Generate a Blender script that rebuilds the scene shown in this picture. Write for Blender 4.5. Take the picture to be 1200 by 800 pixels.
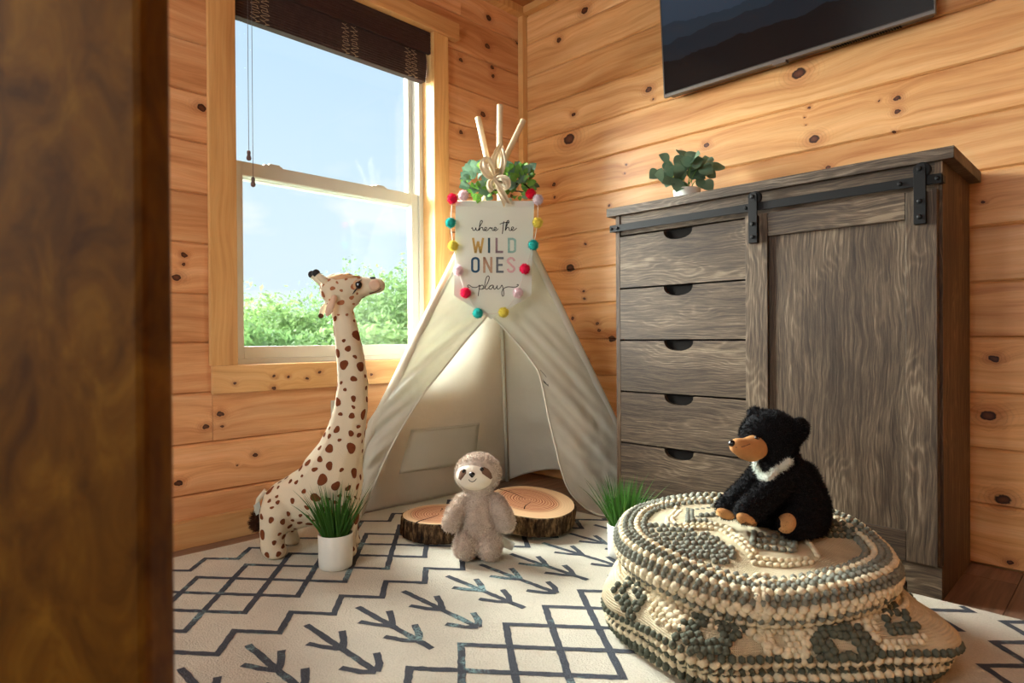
import bpy, bmesh, math, random
import numpy as np
from mathutils import Vector, Matrix, noise, Euler
from mathutils.bvhtree import BVHTree
for o in list(bpy.data.objects): bpy.data.objects.remove(o, do_unlink=True)
scene = bpy.context.scene
COL = scene.collection
random.seed(7); rng = np.random.default_rng(7)

# ------------------------------------------------------------------ camera
FPX = 737.0
YAW, PITCH, ROLL = 0.7875198, -5.266e-03, -6.305e-03
CAM = Vector((2.22153, -2.29971, 0.68))
fw = Vector((-math.sin(YAW)*math.cos(PITCH), math.cos(YAW)*math.cos(PITCH), math.sin(PITCH)))
rt0 = Vector((math.cos(YAW), math.sin(YAW), 0)); up0 = rt0.cross(fw)
RT = math.cos(ROLL)*rt0 + math.sin(ROLL)*up0
UP = -math.sin(ROLL)*rt0 + math.cos(ROLL)*up0
FW = fw
cd = bpy.data.cameras.new('camera'); cam = bpy.data.objects.new('camera', cd); COL.objects.link(cam)
cam.matrix_world = Matrix(((RT.x, UP.x, -FW.x, CAM.x), (RT.y, UP.y, -FW.y, CAM.y), (RT.z, UP.z, -FW.z, CAM.z), (0, 0, 0, 1)))
cd.sensor_width = 36; cd.lens = FPX/1200*36; cd.clip_start = 0.02; cd.clip_end = 300
cd.dof.use_dof = True; cd.dof.focus_distance = 2.0; cd.dof.aperture_fstop = 5.0
scene.camera = cam
scene.view_settings.view_transform = 'Standard'; scene.view_settings.look = 'None'
scene.view_settings.gamma = 1; scene.view_settings.use_curve_mapping = False
scene.view_settings.exposure = 0.30

def ray(u, v): return RT*((u-600)/FPX) - UP*((v-400)/FPX) + FW
def at(u, v, d): return CAM + ray(u, v)*d               # photo pixel at forward depth d
def hit(u, v, ax, val):                                 # photo pixel on an axis plane
    r = ray(u, v); return CAM + r*((val-CAM[ax])/r[ax])
def S(r, g, b):
    f = lambda c: (c/255/12.92 if c/255 <= .04045 else ((c/255+.055)/1.055)**2.4)
    return (f(r), f(g), f(b), 1)

# ------------------------------------------------------------------ world, sun, lamps
w = bpy.data.worlds.new('world'); scene.world = w; w.use_nodes = True
nt = w.node_tree; nt.nodes.clear()
def add(nt, t, **kw):
    n = nt.nodes.new(t)
    for k, v in kw.items(): setattr(n, k, v)
    return n
def lk(nt, a, b): nt.links.new(a, b)
tc = add(nt, 'ShaderNodeTexCoord'); sp = add(nt, 'ShaderNodeSeparateXYZ'); lk(nt, tc.outputs['Generated'], sp.inputs[0])
rp = add(nt, 'ShaderNodeValToRGB'); lk(nt, sp.outputs[2], rp.inputs[0])
rp.color_ramp.elements[0].position = 0.0; rp.color_ramp.elements[0].color = S(226, 240, 248)
rp.color_ramp.elements[1].position = 0.62; rp.color_ramp.elements[1].color = S(176, 212, 246)
e = rp.color_ramp.elements.new(0.22); e.color = S(214, 235, 249)
mp = add(nt, 'ShaderNodeMapping'); mp.inputs['Scale'].default_value = (3.2, 3.2, 8.5); mp.inputs['Location'].default_value = (.35, .2, .12)
lk(nt, tc.outputs['Generated'], mp.inputs[0])
nz = add(nt, 'ShaderNodeTexNoise'); nz.inputs['Scale'].default_value = 1.5; nz.inputs['Detail'].default_value = 7; nz.inputs['Roughness'].default_value = .55
lk(nt, mp.outputs[0], nz.inputs[0])
mr = add(nt, 'ShaderNodeMapRange'); mr.inputs[1].default_value = .46; mr.inputs[2].default_value = .62; mr.inputs[4].default_value = .9
lk(nt, nz.outputs[0], mr.inputs[0])
fd = add(nt, 'ShaderNodeMapRange'); fd.inputs[1].default_value = .34; fd.inputs[2].default_value = .14; lk(nt, sp.outputs[2], fd.inputs[0])
mu = add(nt, 'ShaderNodeMath', operation='MULTIPLY'); lk(nt, mr.outputs[0], mu.inputs[0]); lk(nt, fd.outputs[0], mu.inputs[1])
mx = add(nt, 'ShaderNodeMixRGB'); mx.inputs[2].default_value = S(250, 252, 252); lk(nt, mu.outputs[0], mx.inputs[0]); lk(nt, rp.outputs[0], mx.inputs[1])
bg = add(nt, 'ShaderNodeBackground'); bg.inputs[1].default_value = .93; lk(nt, mx.outputs[0], bg.inputs[0])
wo = add(nt, 'ShaderNodeOutputWorld'); lk(nt, bg.outputs[0], wo.inputs[0])

def light(name, kind, loc, direction, energy, color, **kw):
    l = bpy.data.lights.new(name, kind); l.energy = energy; l.color = color
    for k, v in kw.items(): setattr(l, k, v)
    o = bpy.data.objects.new(name, l); COL.objects.link(o); o.location = loc
    o.rotation_euler = Vector(direction).to_track_quat('-Z', 'Y').to_euler(); return o
SUN_E, SUN_DIR, SUN_ANGLE = 60.0, (1.0, .30, -.36), 74
light('sun', 'SUN', (-6, -4, 5), SUN_DIR, SUN_E, (.98, 1.0, .95), angle=math.radians(SUN_ANGLE))
# added soft fill from above and behind the camera, without a fixture
light('ceiling_fill_light', 'AREA', (2.1, -2.6, 2.26), (-.12, .2, -1), 6, (.97, .98, .92), shape='DISK', size=.9)
# added fill light behind the camera, framed as a made-up window
light('back_fill_light', 'AREA', (1.15, -3.93, 1.42), (-.15, 1, -.06), 40, (.88, 1.0, 1.0), shape='RECTANGLE', size=1.5, size_y=1.35)

# ------------------------------------------------------------------ helpers
def link(o, parent=None):
    COL.objects.link(o)
    if parent is not None: o.parent = parent
    return o
def org(parent):
    p = Vector((0, 0, 0))
    while parent is not None: p = p + parent.location; parent = parent.parent
    return p
def thing(name, label, cat, loc, group=None, kind=None):
    o = bpy.data.objects.new(name, None); o.location = loc; o.empty_display_size = .05; COL.objects.link(o)
    return tag(o, label, cat, group, kind)
def tag(o, label=None, cat=None, group=None, kind=None):
    for k, v in (('label', label), ('category', cat), ('group', group), ('kind', kind)):
        if v: o[k] = v
    return o
def meshobj(name, verts, faces, m, parent=None, smooth=False, loc=None, label=None):
    """verts in world space; the object sits at loc (default: parent's origin)"""
    base = org(parent)
    l = Vector(loc) if loc is not None else base
    me = bpy.data.meshes.new(name)
    me.from_pydata([tuple(Vector(v)-l) for v in verts], [], faces); me.update()
    if m: me.materials.append(m)
    if smooth: me.polygons.foreach_set('use_smooth', [True]*len(me.polygons))
    o = bpy.data.objects.new(name, me); o.location = l-base; link(o, parent)
    if label: o['label'] = label
    return o
class MB:
    def __init__(s): s.v = []; s.f = []
    def add(s, v, f):
        n = len(s.v); s.v += [Vector(p) for p in v]; s.f += [tuple(i+n for i in q) for q in f]; return s
    def box(s, c, h, R=None, bev=0):
        """bevelled box: centre, half sizes, optional 3x3"""
        c = Vector(c); h = Vector(h); R = R or Matrix.Identity(3)
        b = min(bev, *(x*.9 for x in h)) if bev else 0
        if not b:
            vs = [c+R@Vector((x*h.x, y*h.y, z*h.z)) for x in (-1, 1) for y in (-1, 1) for z in (-1, 1)]
            return s.add(vs, [(0, 1, 3, 2), (4, 6, 7, 5), (0, 4, 5, 1), (2, 3, 7, 6), (0, 2, 6, 4), (1, 5, 7, 3)])
        bm = bmesh.new(); bmesh.ops.create_cube(bm, size=2)
        for v in bm.verts: v.co = Vector((v.co.x*h.x, v.co.y*h.y, v.co.z*h.z))
        bmesh.ops.bevel(bm, geom=list(bm.edges), offset=b, segments=2, affect='EDGES', profile=.6)
        bm.verts.index_update()
        s.add([c+R@v.co for v in bm.verts], [tuple(v.index for v in f.verts) for f in bm.faces]); bm.free(); return s
    def bx(s, x0, x1, y0, y1, z0, z1, bev=0):
        return s.box(((x0+x1)/2, (y0+y1)/2, (z0+z1)/2), (abs(x1-x0)/2, abs(y1-y0)/2, abs(z1-z0)/2), None, bev)
    def tube(s, pts, r, n=10, caps=True):
        pts = [Vector(p) for p in pts]; rr = r if hasattr(r, '__len__') else [r]*len(pts)
        base = len(s.v); prev = None
        for i, p in enumerate(pts):
            t = (pts[min(i+1, len(pts)-1)]-pts[max(i-1, 0)]).normalized()
            if prev is None:
                a = t.orthogonal().normalized()
            else:
                a = (prev - t*prev.dot(t)).normalized()
            prev = a; b = t.cross(a)
            for k in range(n):
                th = 2*math.pi*k/n; s.v.append(p + (a*math.cos(th)+b*math.sin(th))*rr[i])
        for i in range(len(pts)-1):
            for k in range(n):
                a0 = base+i*n+k; a1 = base+i*n+(k+1) % n
                s.f.append((a0, a1, a1+n, a0+n))
        if caps:
            s.f.append(tuple(base+k for k in reversed(range(n)))); s.f.append(tuple(base+(len(pts)-1)*n+k for k in range(n)))
        return s
    def lathe(s, c, prof, n=32, R=None):
        c = Vector(c); R = R or Matrix.Identity(3); b = len(s.v)
        for r, z in prof:
            for k in range(n):
                th = 2*math.pi*k/n; s.v.append(c+R@Vector((r*math.cos(th), r*math.sin(th), z)))
        for i in range(len(prof)-1):
            for k in range(n):
                a0 = b+i*n+k; a1 = b+i*n+(k+1) % n; s.f.append((a0, a1, a1+n, a0+n))
        s.f.append(tuple(b+k for k in reversed(range(n)))); s.f.append(tuple(b+(len(prof)-1)*n+k for k in range(n)))
        return s
    def sphere(s, c, r, R=None, sub=2):
        r = Vector(r) if hasattr(r, '__len__') else Vector((r, r, r)); R = R or Matrix.Identity(3)
        v, f = ICO[sub]; c = Vector(c)
        return s.add([c+R@Vector((p[0]*r.x, p[1]*r.y, p[2]*r.z)) for p in v], f)
    def prism(s, poly, a, b):
        """poly: world points of one face; a,b offsets extruded along vector b-a"""
        n = len(poly); a = Vector(a); b = Vector(b)
        return s.add([Vector(p)+a for p in poly]+[Vector(p)+b for p in poly],
                     [tuple(reversed(range(n))), tuple(range(n, 2*n))]+[(i, (i+1) % n, n+(i+1) % n, n+i) for i in range(n)])
    def grid(s, P):
        nr, nc = len(P), len(P[0]); b = len(s.v)
        for r in P: s.v += [Vector(p) for p in r]
        for i in range(nr-1):
            for j in range(nc-1):
                s.f.append((b+i*nc+j, b+i*nc+j+1, b+(i+1)*nc+j+1, b+(i+1)*nc+j))
        return s
    def build(s, name, m, parent=None, smooth=False, loc=None, label=None):
        return meshobj(name, s.v, s.f, m, parent, smooth, loc, label)
ICO = {}
for sb in (1, 2, 3):
    bm = bmesh.new(); bmesh.ops.create_icosphere(bm, subdivisions=sb, radius=1); bm.verts.index_update()
    ICO[sb] = ([tuple(v.co) for v in bm.verts], [tuple(v.index for v in f.verts) for f in bm.faces]); bm.free()
def solidify(o, t, off=0):
    md = o.modifiers.new('solid', 'SOLIDIFY'); md.thickness = t; md.offset = off; return o
def catmull(P, n=6):
    P = [Vector(p) for p in P]; Q = []
    for i in range(len(P)-1):
        p0 = P[max(i-1, 0)]; p1 = P[i]; p2 = P[i+1]; p3 = P[min(i+2, len(P)-1)]
        for k in range(n):
            t = k/n
            Q.append(.5*((2*p1)+(p2-p0)*t+(2*p0-5*p1+4*p2-p3)*t*t+(3*p1-p0-3*p2+p3)*t**3))
    return Q+[P[-1]]
def interp(keys, t):
    """keys [(t, a, b..)] piecewise smooth"""
    for i in range(len(keys)-1):
        a, b = keys[i], keys[i+1]
        if t <= b[0] or i == len(keys)-2:
            k = 0 if b[0] == a[0] else max(0, min(1, (t-a[0])/(b[0]-a[0])))
            return [a[j]+(b[j]-a[j])*k for j in range(1, len(a))]
TO_CAM = Matrix((RT, UP, -FW)).transposed()             # columns: image right, image up, towards the camera
def blob(name, prims, m, parent, vox=.006, it=4, floor=None, label=None):
    """one continuous skin over ellipsoids ('e',c,(rx,ry,rz),R) and tapering chains ('c',[(p,r)..])"""
    mb = MB()
    for p in prims:
        if p[0] == 'e': mb.sphere(p[1], p[2], p[3] if len(p) > 3 else None, 3)
        else:
            ch = p[1]
            for i in range(len(ch)-1):
                (a, ra), (b, rb) = ch[i], ch[i+1]; n = max(2, int((Vector(b)-Vector(a)).length/(min(ra, rb)*.3))+1)
                for k in range(n+1): mb.sphere(Vector(a).lerp(Vector(b), k/n), ra+(rb-ra)*k/n, None, 2)
    if floor is not None:
        for v in mb.v: v.z = max(v.z, floor)
    base = org(parent)
    me = bpy.data.meshes.new('tmp'); me.from_pydata([tuple(v-base) for v in mb.v], [], mb.f)
    t = bpy.data.objects.new('tmp', me); COL.objects.link(t)
    r = t.modifiers.new('r', 'REMESH'); r.mode = 'VOXEL'; r.voxel_size = vox
    if it:
        sm = t.modifiers.new('s', 'SMOOTH'); sm.iterations = it; sm.factor = .5
    dg = bpy.context.evaluated_depsgraph_get()
    m2 = bpy.data.meshes.new_from_object(t.evaluated_get(dg))
    bpy.data.objects.remove(t, do_unlink=True)
    m2.name = name; m2.materials.clear(); m2.materials.append(m)
    m2.polygons.foreach_set('use_smooth', [True]*len(m2.polygons))
    o = bpy.data.objects.new(name, m2); link(o, parent)
    if label: o['label'] = label
    return o
def bvh_of(objs):
    V = []; F = []
    for o in objs:
        off = org(o.parent)+o.location; n = len(V)
        V += [v.co+off for v in o.data.vertices]; F += [tuple(i+n for i in p.vertices) for p in o.data.polygons]
    return BVHTree.FromPolygons(V, F)
def on(b, u, v, lift=0):
    h = b.ray_cast(CAM, ray(u, v).normalized())
    if h[0] is None: return None
    n = h[1]
    if n.dot(FW) > 0: n = -n
    return h[0]+n*lift, n
def fuzz(name, o, n, length, width, m, parent, lay=.5, keep=None, seed=1):
    """short plush pile: slim blades standing on the skin of o"""
    r = np.random.default_rng(seed); me = o.data; me.calc_loop_triangles()
    off = np.array(org(o.parent)+o.location)
    co = np.array([v.co[:] for v in me.vertices])+off
    tri = np.array([t.vertices[:] for t in me.loop_triangles])
    A = co[tri[:, 0]]; B = co[tri[:, 1]]; C = co[tri[:, 2]]
    nr = np.cross(B-A, C-A); ar = np.linalg.norm(nr, axis=1); nr /= ar[:, None]+1e-12
    ix = r.choice(len(tri), n, p=ar/ar.sum()); u = r.random((n, 2)); fl = u.sum(1) > 1; u[fl] = 1-u[fl]
    P = A[ix]+(B-A)[ix]*u[:, :1]+(C-A)[ix]*u[:, 1:]; Nn = nr[ix]
    if keep is not None:
        k = np.array([keep(p) for p in P]); P = P[k]; Nn = Nn[k]; n = len(P)
    # clumped lay direction
    L = np.array([noise.noise_vector(Vector(p)*38)[:] for p in P])
    D = Nn+lay*(r.normal(size=(n, 3))*.6+L*1.5); D -= 0
    D /= np.linalg.norm(D, axis=1)[:, None]
    T = np.cross(D, r.normal(size=(n, 3))); T /= np.linalg.norm(T, axis=1)[:, None]
    ln = length*(.6+.7*r.random((n, 1)))
    V = np.empty((n*3, 3)); V[0::3] = P-T*width-Nn*.001; V[1::3] = P+T*width-Nn*.001; V[2::3] = P+D*ln
    V -= np.array(org(parent))
    me2 = bpy.data.meshes.new(name); me2.vertices.add(n*3); me2.vertices.foreach_set('co', V.ravel())
    me2.loops.add(n*3); me2.loops.foreach_set('vertex_index', np.arange(n*3)); me2.polygons.add(n)
    me2.polygons.foreach_set('loop_start', np.arange(n)*3); me2.polygons.foreach_set('loop_total', np.full(n, 3)); me2.update()
    me2.materials.append(m)
    q = bpy.data.objects.new(name, me2); link(q, parent); q['kind'] = 'stuff'; return q

# ------------------------------------------------------------------ materials
def newmat(name, rough=.6, spec=.3):
    m = bpy.data.materials.new(name); m.use_nodes = True; nt = m.node_tree
    b = nt.nodes['Principled BSDF']; b.inputs['Roughness'].default_value = rough; b.inputs['Specular IOR Level'].default_value = spec
    return m, nt, b
def math_(nt, op, a, b=None, c=None):
    n = add(nt, 'ShaderNodeMath', operation=op)
    for i, x in enumerate((a, b, c)):
        if x is None: continue
        if isinstance(x, (int, float)): n.inputs[i].default_value = x
        else: lk(nt, x, n.inputs[i])
    return n.outputs[0]
def comb(nt, x, y, z):
    n = add(nt, 'ShaderNodeCombineXYZ')
    for i, q in enumerate((x, y, z)):
        if isinstance(q, (int, float)): n.inputs[i].default_value = q
        else: lk(nt, q, n.inputs[i])
    return n.outputs[0]
def noise_(nt, vec, scale, detail=4, rough=.5, dist=0):
    n = add(nt, 'ShaderNodeTexNoise'); n.inputs['Scale'].default_value = scale; n.inputs['Detail'].default_value = detail
    n.inputs['Roughness'].default_value = rough; n.inputs['Distortion'].default_value = dist
    if vec is not None: lk(nt, vec, n.inputs['Vector'])
    return n.outputs[0]
def ramp(nt, fac, stops, interp_='LINEAR'):
    n = add(nt, 'ShaderNodeValToRGB'); cr = n.color_ramp; cr.interpolation = interp_
    cr.elements[0].position, cr.elements[0].color = stops[0]; cr.elements[1].position, cr.elements[1].color = stops[-1]
    for p, c in stops[1:-1]: e = cr.elements.new(p); e.color = c
    lk(nt, fac, n.inputs[0]); return n.outputs[0]
def mix(nt, fac, a, b, mode='MIX'):
    n = add(nt, 'ShaderNodeMixRGB', blend_type=mode)
    for i, x in enumerate((fac, a, b)):
        if isinstance(x, (int, float)): n.inputs[i].default_value = x
        elif isinstance(x, tuple): n.inputs[i].default_value = x
        else: lk(nt, x, n.inputs[i])
    return n.outputs[0]
def mrange(nt, v, a, b, c=0, d=1, smooth=False):
    n = add(nt, 'ShaderNodeMapRange'); 
    if smooth: n.interpolation_type = 'SMOOTHSTEP'
    lk(nt, v, n.inputs[0])
    for i, x in enumerate((a, b, c, d)): n.inputs[i+1].default_value = x
    return n.outputs[0]
def bump(nt, b, h, strength=.3, dist=.002):
    n = add(nt, 'ShaderNodeBump'); n.inputs['Strength'].default_value = strength; n.inputs['Distance'].default_value = dist
    lk(nt, h, n.inputs['Height']); lk(nt, n.outputs[0], b.inputs['Normal'])
def objco(nt): return add(nt, 'ShaderNodeTexCoord').outputs['Object']
def plain(name, col, rough=.5, spec=.3, var=0, scale=20, bmp=0, bscale=200, metal=0, bdist=.001):
    m, nt, b = newmat(name, rough, spec); b.inputs['Base Color'].default_value = col; b.inputs['Metallic'].default_value = metal
    co = objco(nt)
    if var:
        f = noise_(nt, co, scale, 5)
        c2 = tuple(min(1, x*(1+var)) for x in col[:3])+(1,); c1 = tuple(x*(1-var) for x in col[:3])+(1,)
        lk(nt, ramp(nt, f, [(.3, c1), (.7, c2)]), b.inputs['Base Color'])
    if bmp: bump(nt, b, noise_(nt, co, bscale, 3), bmp, bdist)
    return m
def pine(name, axis, knots, light_c=S(241, 197, 142), mid=S(229, 176, 117), dark=S(202, 140, 84), grain=22):
    """knotty pine; knots [(along, z, radius)] are marks in the wood itself"""
    m, nt, b = newmat(name, .42, .35)
    geo = add(nt, 'ShaderNodeNewGeometry'); sp = add(nt, 'ShaderNodeSeparateXYZ'); lk(nt, geo.outputs['Position'], sp.inputs[0])
    a = sp.outputs['XYZ'.index(axis)]; c = sp.outputs[2] if axis != 'Z' else sp.outputs[1]
    rnd = add(nt, 'ShaderNodeObjectInfo').outputs['Random']
    wob = noise_(nt, geo.outputs['Position'], 55, 3)
    wobs = math_(nt, 'MULTIPLY', math_(nt, 'SUBTRACT', wob, .5), .016)
    D = None
    if knots:
        P = comb(nt, math_(nt, 'ADD', a, wobs), math_(nt, 'SUBTRACT', c, wobs), 0)
        for (ka, kz, kr) in knots:
            s = add(nt, 'ShaderNodeVectorMath', operation='SUBTRACT'); lk(nt, P, s.inputs[0]); s.inputs[1].default_value = (ka, kz, 0)
            q = add(nt, 'ShaderNodeVectorMath', operation='MULTIPLY'); lk(nt, s.outputs[0], q.inputs[0]); q.inputs[1].default_value = (1/(1.35*kr), 1/kr, 0)
            l = add(nt, 'ShaderNodeVectorMath', operation='LENGTH'); lk(nt, q.outputs[0], l.inputs[0]); d = l.outputs['Value']
            D = d if D is None else math_(nt, 'MINIMUM', D, d)
    wz = c
    if D is not None:
        W = math_(nt, 'DIVIDE', .03, math_(nt, 'ADD', 1, math_(nt, 'MULTIPLY', math_(nt, 'MULTIPLY', D, D), .12)))
        wz = math_(nt, 'ADD', c, W)
    off = math_(nt, 'MULTIPLY', rnd, 37.0)
    wav = math_(nt, 'MULTIPLY', math_(nt, 'SUBTRACT', noise_(nt, comb(nt, math_(nt, 'MULTIPLY', a, 1.6), math_(nt, 'MULTIPLY', c, 3), off), 1, 2), .5), .10)
    wz2 = math_(nt, 'ADD', wz, wav)
    g1 = noise_(nt, comb(nt, math_(nt, 'MULTIPLY', a, 1.1), math_(nt, 'MULTIPLY', wz2, grain), off), 1.6, 6, .62, .3)
    g2 = noise_(nt, comb(nt, math_(nt, 'MULTIPLY', a, .8), math_(nt, 'MULTIPLY', wz2, 7), math_(nt, 'ADD', off, 5)), 1.3, 3, .5, .4)
    g3 = noise_(nt, comb(nt, math_(nt, 'MULTIPLY', a, 6), math_(nt, 'MULTIPLY', wz2, 160), off), 2, 3, .6)
    col = ramp(nt, g1, [(.30, dark), (.47, mid), (.66, light_c)])
    tone = ramp(nt, g2, [(.30, (.74, .62, .52, 1)), (.5, (1, 1, 1, 1)), (.7, (1.12, 1.12, 1.1, 1))])
    col = mix(nt, .75, col, tone, 'MULTIPLY')
    per = ramp(nt, rnd, [(0, (.86, .80, .74, 1)), (.5, (1, .98, .96, 1)), (1, (1.08, 1.06, 1.04, 1))])
    col = mix(nt, 1, col, per, 'MULTIPLY')
    col = mix(nt, mrange(nt, g3, .45, .7, 0, .16), col, tuple(x*.62 for x in dark[:3])+(1,))
    if D is not None:
        ringn = math_(nt, 'SINE', math_(nt, 'MULTIPLY', math_(nt, 'ADD', D, wobs), 9.0))
        halo = mrange(nt, D, 3.4, 1.0, 0, .42, True)
        col = mix(nt, halo, col, S(168, 96, 52))
        lines = math_(nt, 'MULTIPLY', mrange(nt, D, 5.0, 1.2, 0, .20, True), mrange(nt, ringn, .2, 1))
        col = mix(nt, lines, col, S(120, 66, 34))
        kcol = ramp(nt, D, [(0, S(108, 62, 38)), (.55, S(86, 46, 28)), (.9, S(40, 22, 14)), (1.0, S(52, 28, 16))])
        col = mix(nt, mrange(nt, D, 1.12, .92, 0, 1), col, kcol)
    lk(nt, col, b.inputs['Base Color'])
    bump(nt, b, g1, .12, .002)
    return m
def knots_from(px, plane, val):
    out = []
    for u, v, r in px:
        h = hit(u, v, plane, val); d = (h-CAM).dot(FW)
        out.append((h.x if plane == 1 else h.y, h.z, max(.0022, .72*r*d/FPX)))
    return out
KR = knots_from([(667, 163, 8), (672, 134, 3), (760, 105, 4.5), (765, 116, 1.6), (828, 170, 3.5), (798, 177, 1.4), (936, 86, 8), (954, 163, 6), (948, 126, 2), (943, 138, 1), (944, 146, 1),
                 (1051, 115, 4), (1052, 131, 3.6), (1030, 118, 1.6), (1047, 154, 1.8), (649, 216, 3), (650, 231, 2), (734, 193, 1.6), (732, 203, 1.2), (714, 241, 2), (970, 196, 3),
                 (668, 314, 6), (686, 286, 1.7), (684, 341, 2), (685, 350, 1.8), (671, 373, 2.6), (700, 379, 2.6), (702, 387, 2.6), (688, 421, 3), (655, 47, 3.5), (685, 12, 5), (1165, 420, 5), (1175, 585, 8), (1184, 659, 3.4),
                 (1158, 487, 8), (1152, 237, 2), (717, 397, 5)], 1, 0)
KL = knots_from([(216, 299, 3.4), (215, 309, 2.4), (207, 325, 5), (236, 126, 5), (209, 566, 4.6), (241, 500, 4), (258, 485, 4), (260, 499, 2), (299, 533, 3), (278, 545, 1.3), (573, 21, 4), (571, 54, 4), (577, 79, 3), (578, 89, 3),
                 (566, 134, 4), (606, 50, 2.5), (540, 70, 3), (540, 155, 3), (600, 230, 3)], 0, 0)
KT = knots_from([(251, 78, 3), (252, 155, 3), (260, 215, 2), (246, 294, 2.6), (260, 296, 2), (272, 368, 2), (515, 96, 1.7), (511, 109, 2), (513, 227, 2.6), (321, 441, 2.2), (337, 441, 2), (359, 443, 2), (374, 436, 2.4), (275, 449, 2), (320, 454, 2.6), (435, 439, 2)], 0, .02)
M = {}
M['pine_r'] = pine('knotty_pine_right', 'X', KR)
M['pine_l'] = pine('knotty_pine_left', 'Y', KL, S(236, 188, 142), S(225, 168, 118), S(198, 136, 88))
M['trim_v'] = pine('pale_pine_upright', 'Z', [], S(230, 186, 126), S(222, 172, 110), S(204, 150, 92), 30)
M['trim_k'] = pine('pale_pine_knotty', 'Y', KT, S(234, 192, 138), S(226, 178, 120), S(206, 156, 100), 26)
M['ceil'] = pine('dark_pine_ceiling', 'Y', [], S(190, 122, 66), S(170, 104, 54), S(140, 82, 42))
M['vinyl'] = plain('window_vinyl', S(206, 202, 188), .4, .3)
M['black_metal'] = plain('black_metal', S(13, 13, 14), .55, .25, bmp=.1, bscale=400)
M['chrome'] = plain('bright_metal', S(170, 165, 160), .3, .5, metal=.8)
M['white_ceramic'] = plain('white_ceramic', S(222, 224, 216), .35, .45)
M['soil'] = plain('dark_soil', S(50, 36, 26), .9, .1, .3, 60, .6, 120)

def floorwood():
    m, nt, b = newmat('laminate_floor', .38, .4); co = objco(nt); sp = add(nt, 'ShaderNodeSeparateXYZ'); lk(nt, co, sp.inputs[0])
    rnd = add(nt, 'ShaderNodeObjectInfo').outputs['Random']; off = math_(nt, 'MULTIPLY', rnd, 40)
    g = noise_(nt, comb(nt, math_(nt, 'MULTIPLY', sp.outputs[0], 34), math_(nt, 'MULTIPLY', sp.outputs[1], 2), off), 1.4, 6, .6, .6)
    col = ramp(nt, g, [(.3, S(98, 74, 58)), (.5, S(128, 98, 78)), (.7, S(154, 122, 98))])
    per = ramp(nt, rnd, [(0, (.82, .8, .8, 1)), (1, (1.08, 1.06, 1.05, 1))]); col = mix(nt, 1, col, per, 'MULTIPLY')
    lk(nt, col, b.inputs['Base Color']); bump(nt, b, g, .1, .001); return m
M['floor'] = floorwood()
def greyoak(name, axis, tint=(.86, .79, .70, 1)):
    """weathered oak laminate, grain along the given local axis"""
    m, nt, b = newmat(name, .55, .3); co = objco(nt); sp = add(nt, 'ShaderNodeSeparateXYZ'); lk(nt, co, sp.inputs[0])
    rnd = add(nt, 'ShaderNodeObjectInfo').outputs['Random']; off = math_(nt, 'MULTIPLY', rnd, 30)
    al = sp.outputs['XYZ'.index(axis)]; ac = math_(nt, 'ADD', sp.outputs['ZXX'['XYZ'.index(axis)] == 'Z' and 2 or 0], math_(nt, 'MULTIPLY', sp.outputs[1], .7))
    wv = math_(nt, 'MULTIPLY', math_(nt, 'SUBTRACT', noise_(nt, comb(nt, math_(nt, 'MULTIPLY', al, 3.0), math_(nt, 'MULTIPLY', ac, 5), off), 1.2, 3), .5), .05)
    ac2 = math_(nt, 'ADD', ac, wv)
    f1 = noise_(nt, comb(nt, math_(nt, 'MULTIPLY', al, 5), math_(nt, 'MULTIPLY', ac2, 150), off), 1.5, 6, .75)
    f2 = noise_(nt, comb(nt, math_(nt, 'MULTIPLY', al, 1.2), math_(nt, 'MULTIPLY', ac2, 22), off), 1.5, 4, .6)
    f3 = noise_(nt, comb(nt, math_(nt, 'MULTIPLY', al, 1.4), math_(nt, 'MULTIPLY', ac, 5), off), 1.5, 3)
    wave = math_(nt, 'POWER', math_(nt, 'ABSOLUTE', math_(nt, 'SINE', math_(nt, 'MULTIPLY', math_(nt, 'ADD', ac2, math_(nt, 'MULTIPLY', f3, .30)), 190.0))), 4)
    f = math_(nt, 'ADD', math_(nt, 'MULTIPLY', f1, .78), math_(nt, 'ADD', math_(nt, 'MULTIPLY', f2, .18), math_(nt, 'MULTIPLY', math_(nt, 'MULTIPLY', wave, mrange(nt, f3, .42, .6)), .09)))
    f = math_(nt, 'ADD', math_(nt, 'SUBTRACT', f, .03), math_(nt, 'MULTIPLY', math_(nt, 'SUBTRACT', f3, .5), .26))
    col = ramp(nt, f, [(.30, S(44, 36, 30)), (.42, S(72, 61, 51)), (.52, S(98, 86, 73)), (.64, S(138, 126, 110))])
    col = mix(nt, 1, col, tint, 'MULTIPLY')
    lk(nt, col, b.inputs['Base Color']); bump(nt, b, f1, .25, .001); return m
M['oak_v'] = greyoak('weathered_oak_upright', 'Z'); M['oak_h'] = greyoak('weathered_oak_level', 'X')
M['oak_side'] = greyoak('brown_oak_side', 'Z', (.92, .72, .55, 1))
M['oak_top'] = greyoak('weathered_oak_top', 'X', (.85, .82, .80, 1))
M['gap'] = plain('dark_recess', S(22, 19, 17), .8, .1)
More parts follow.
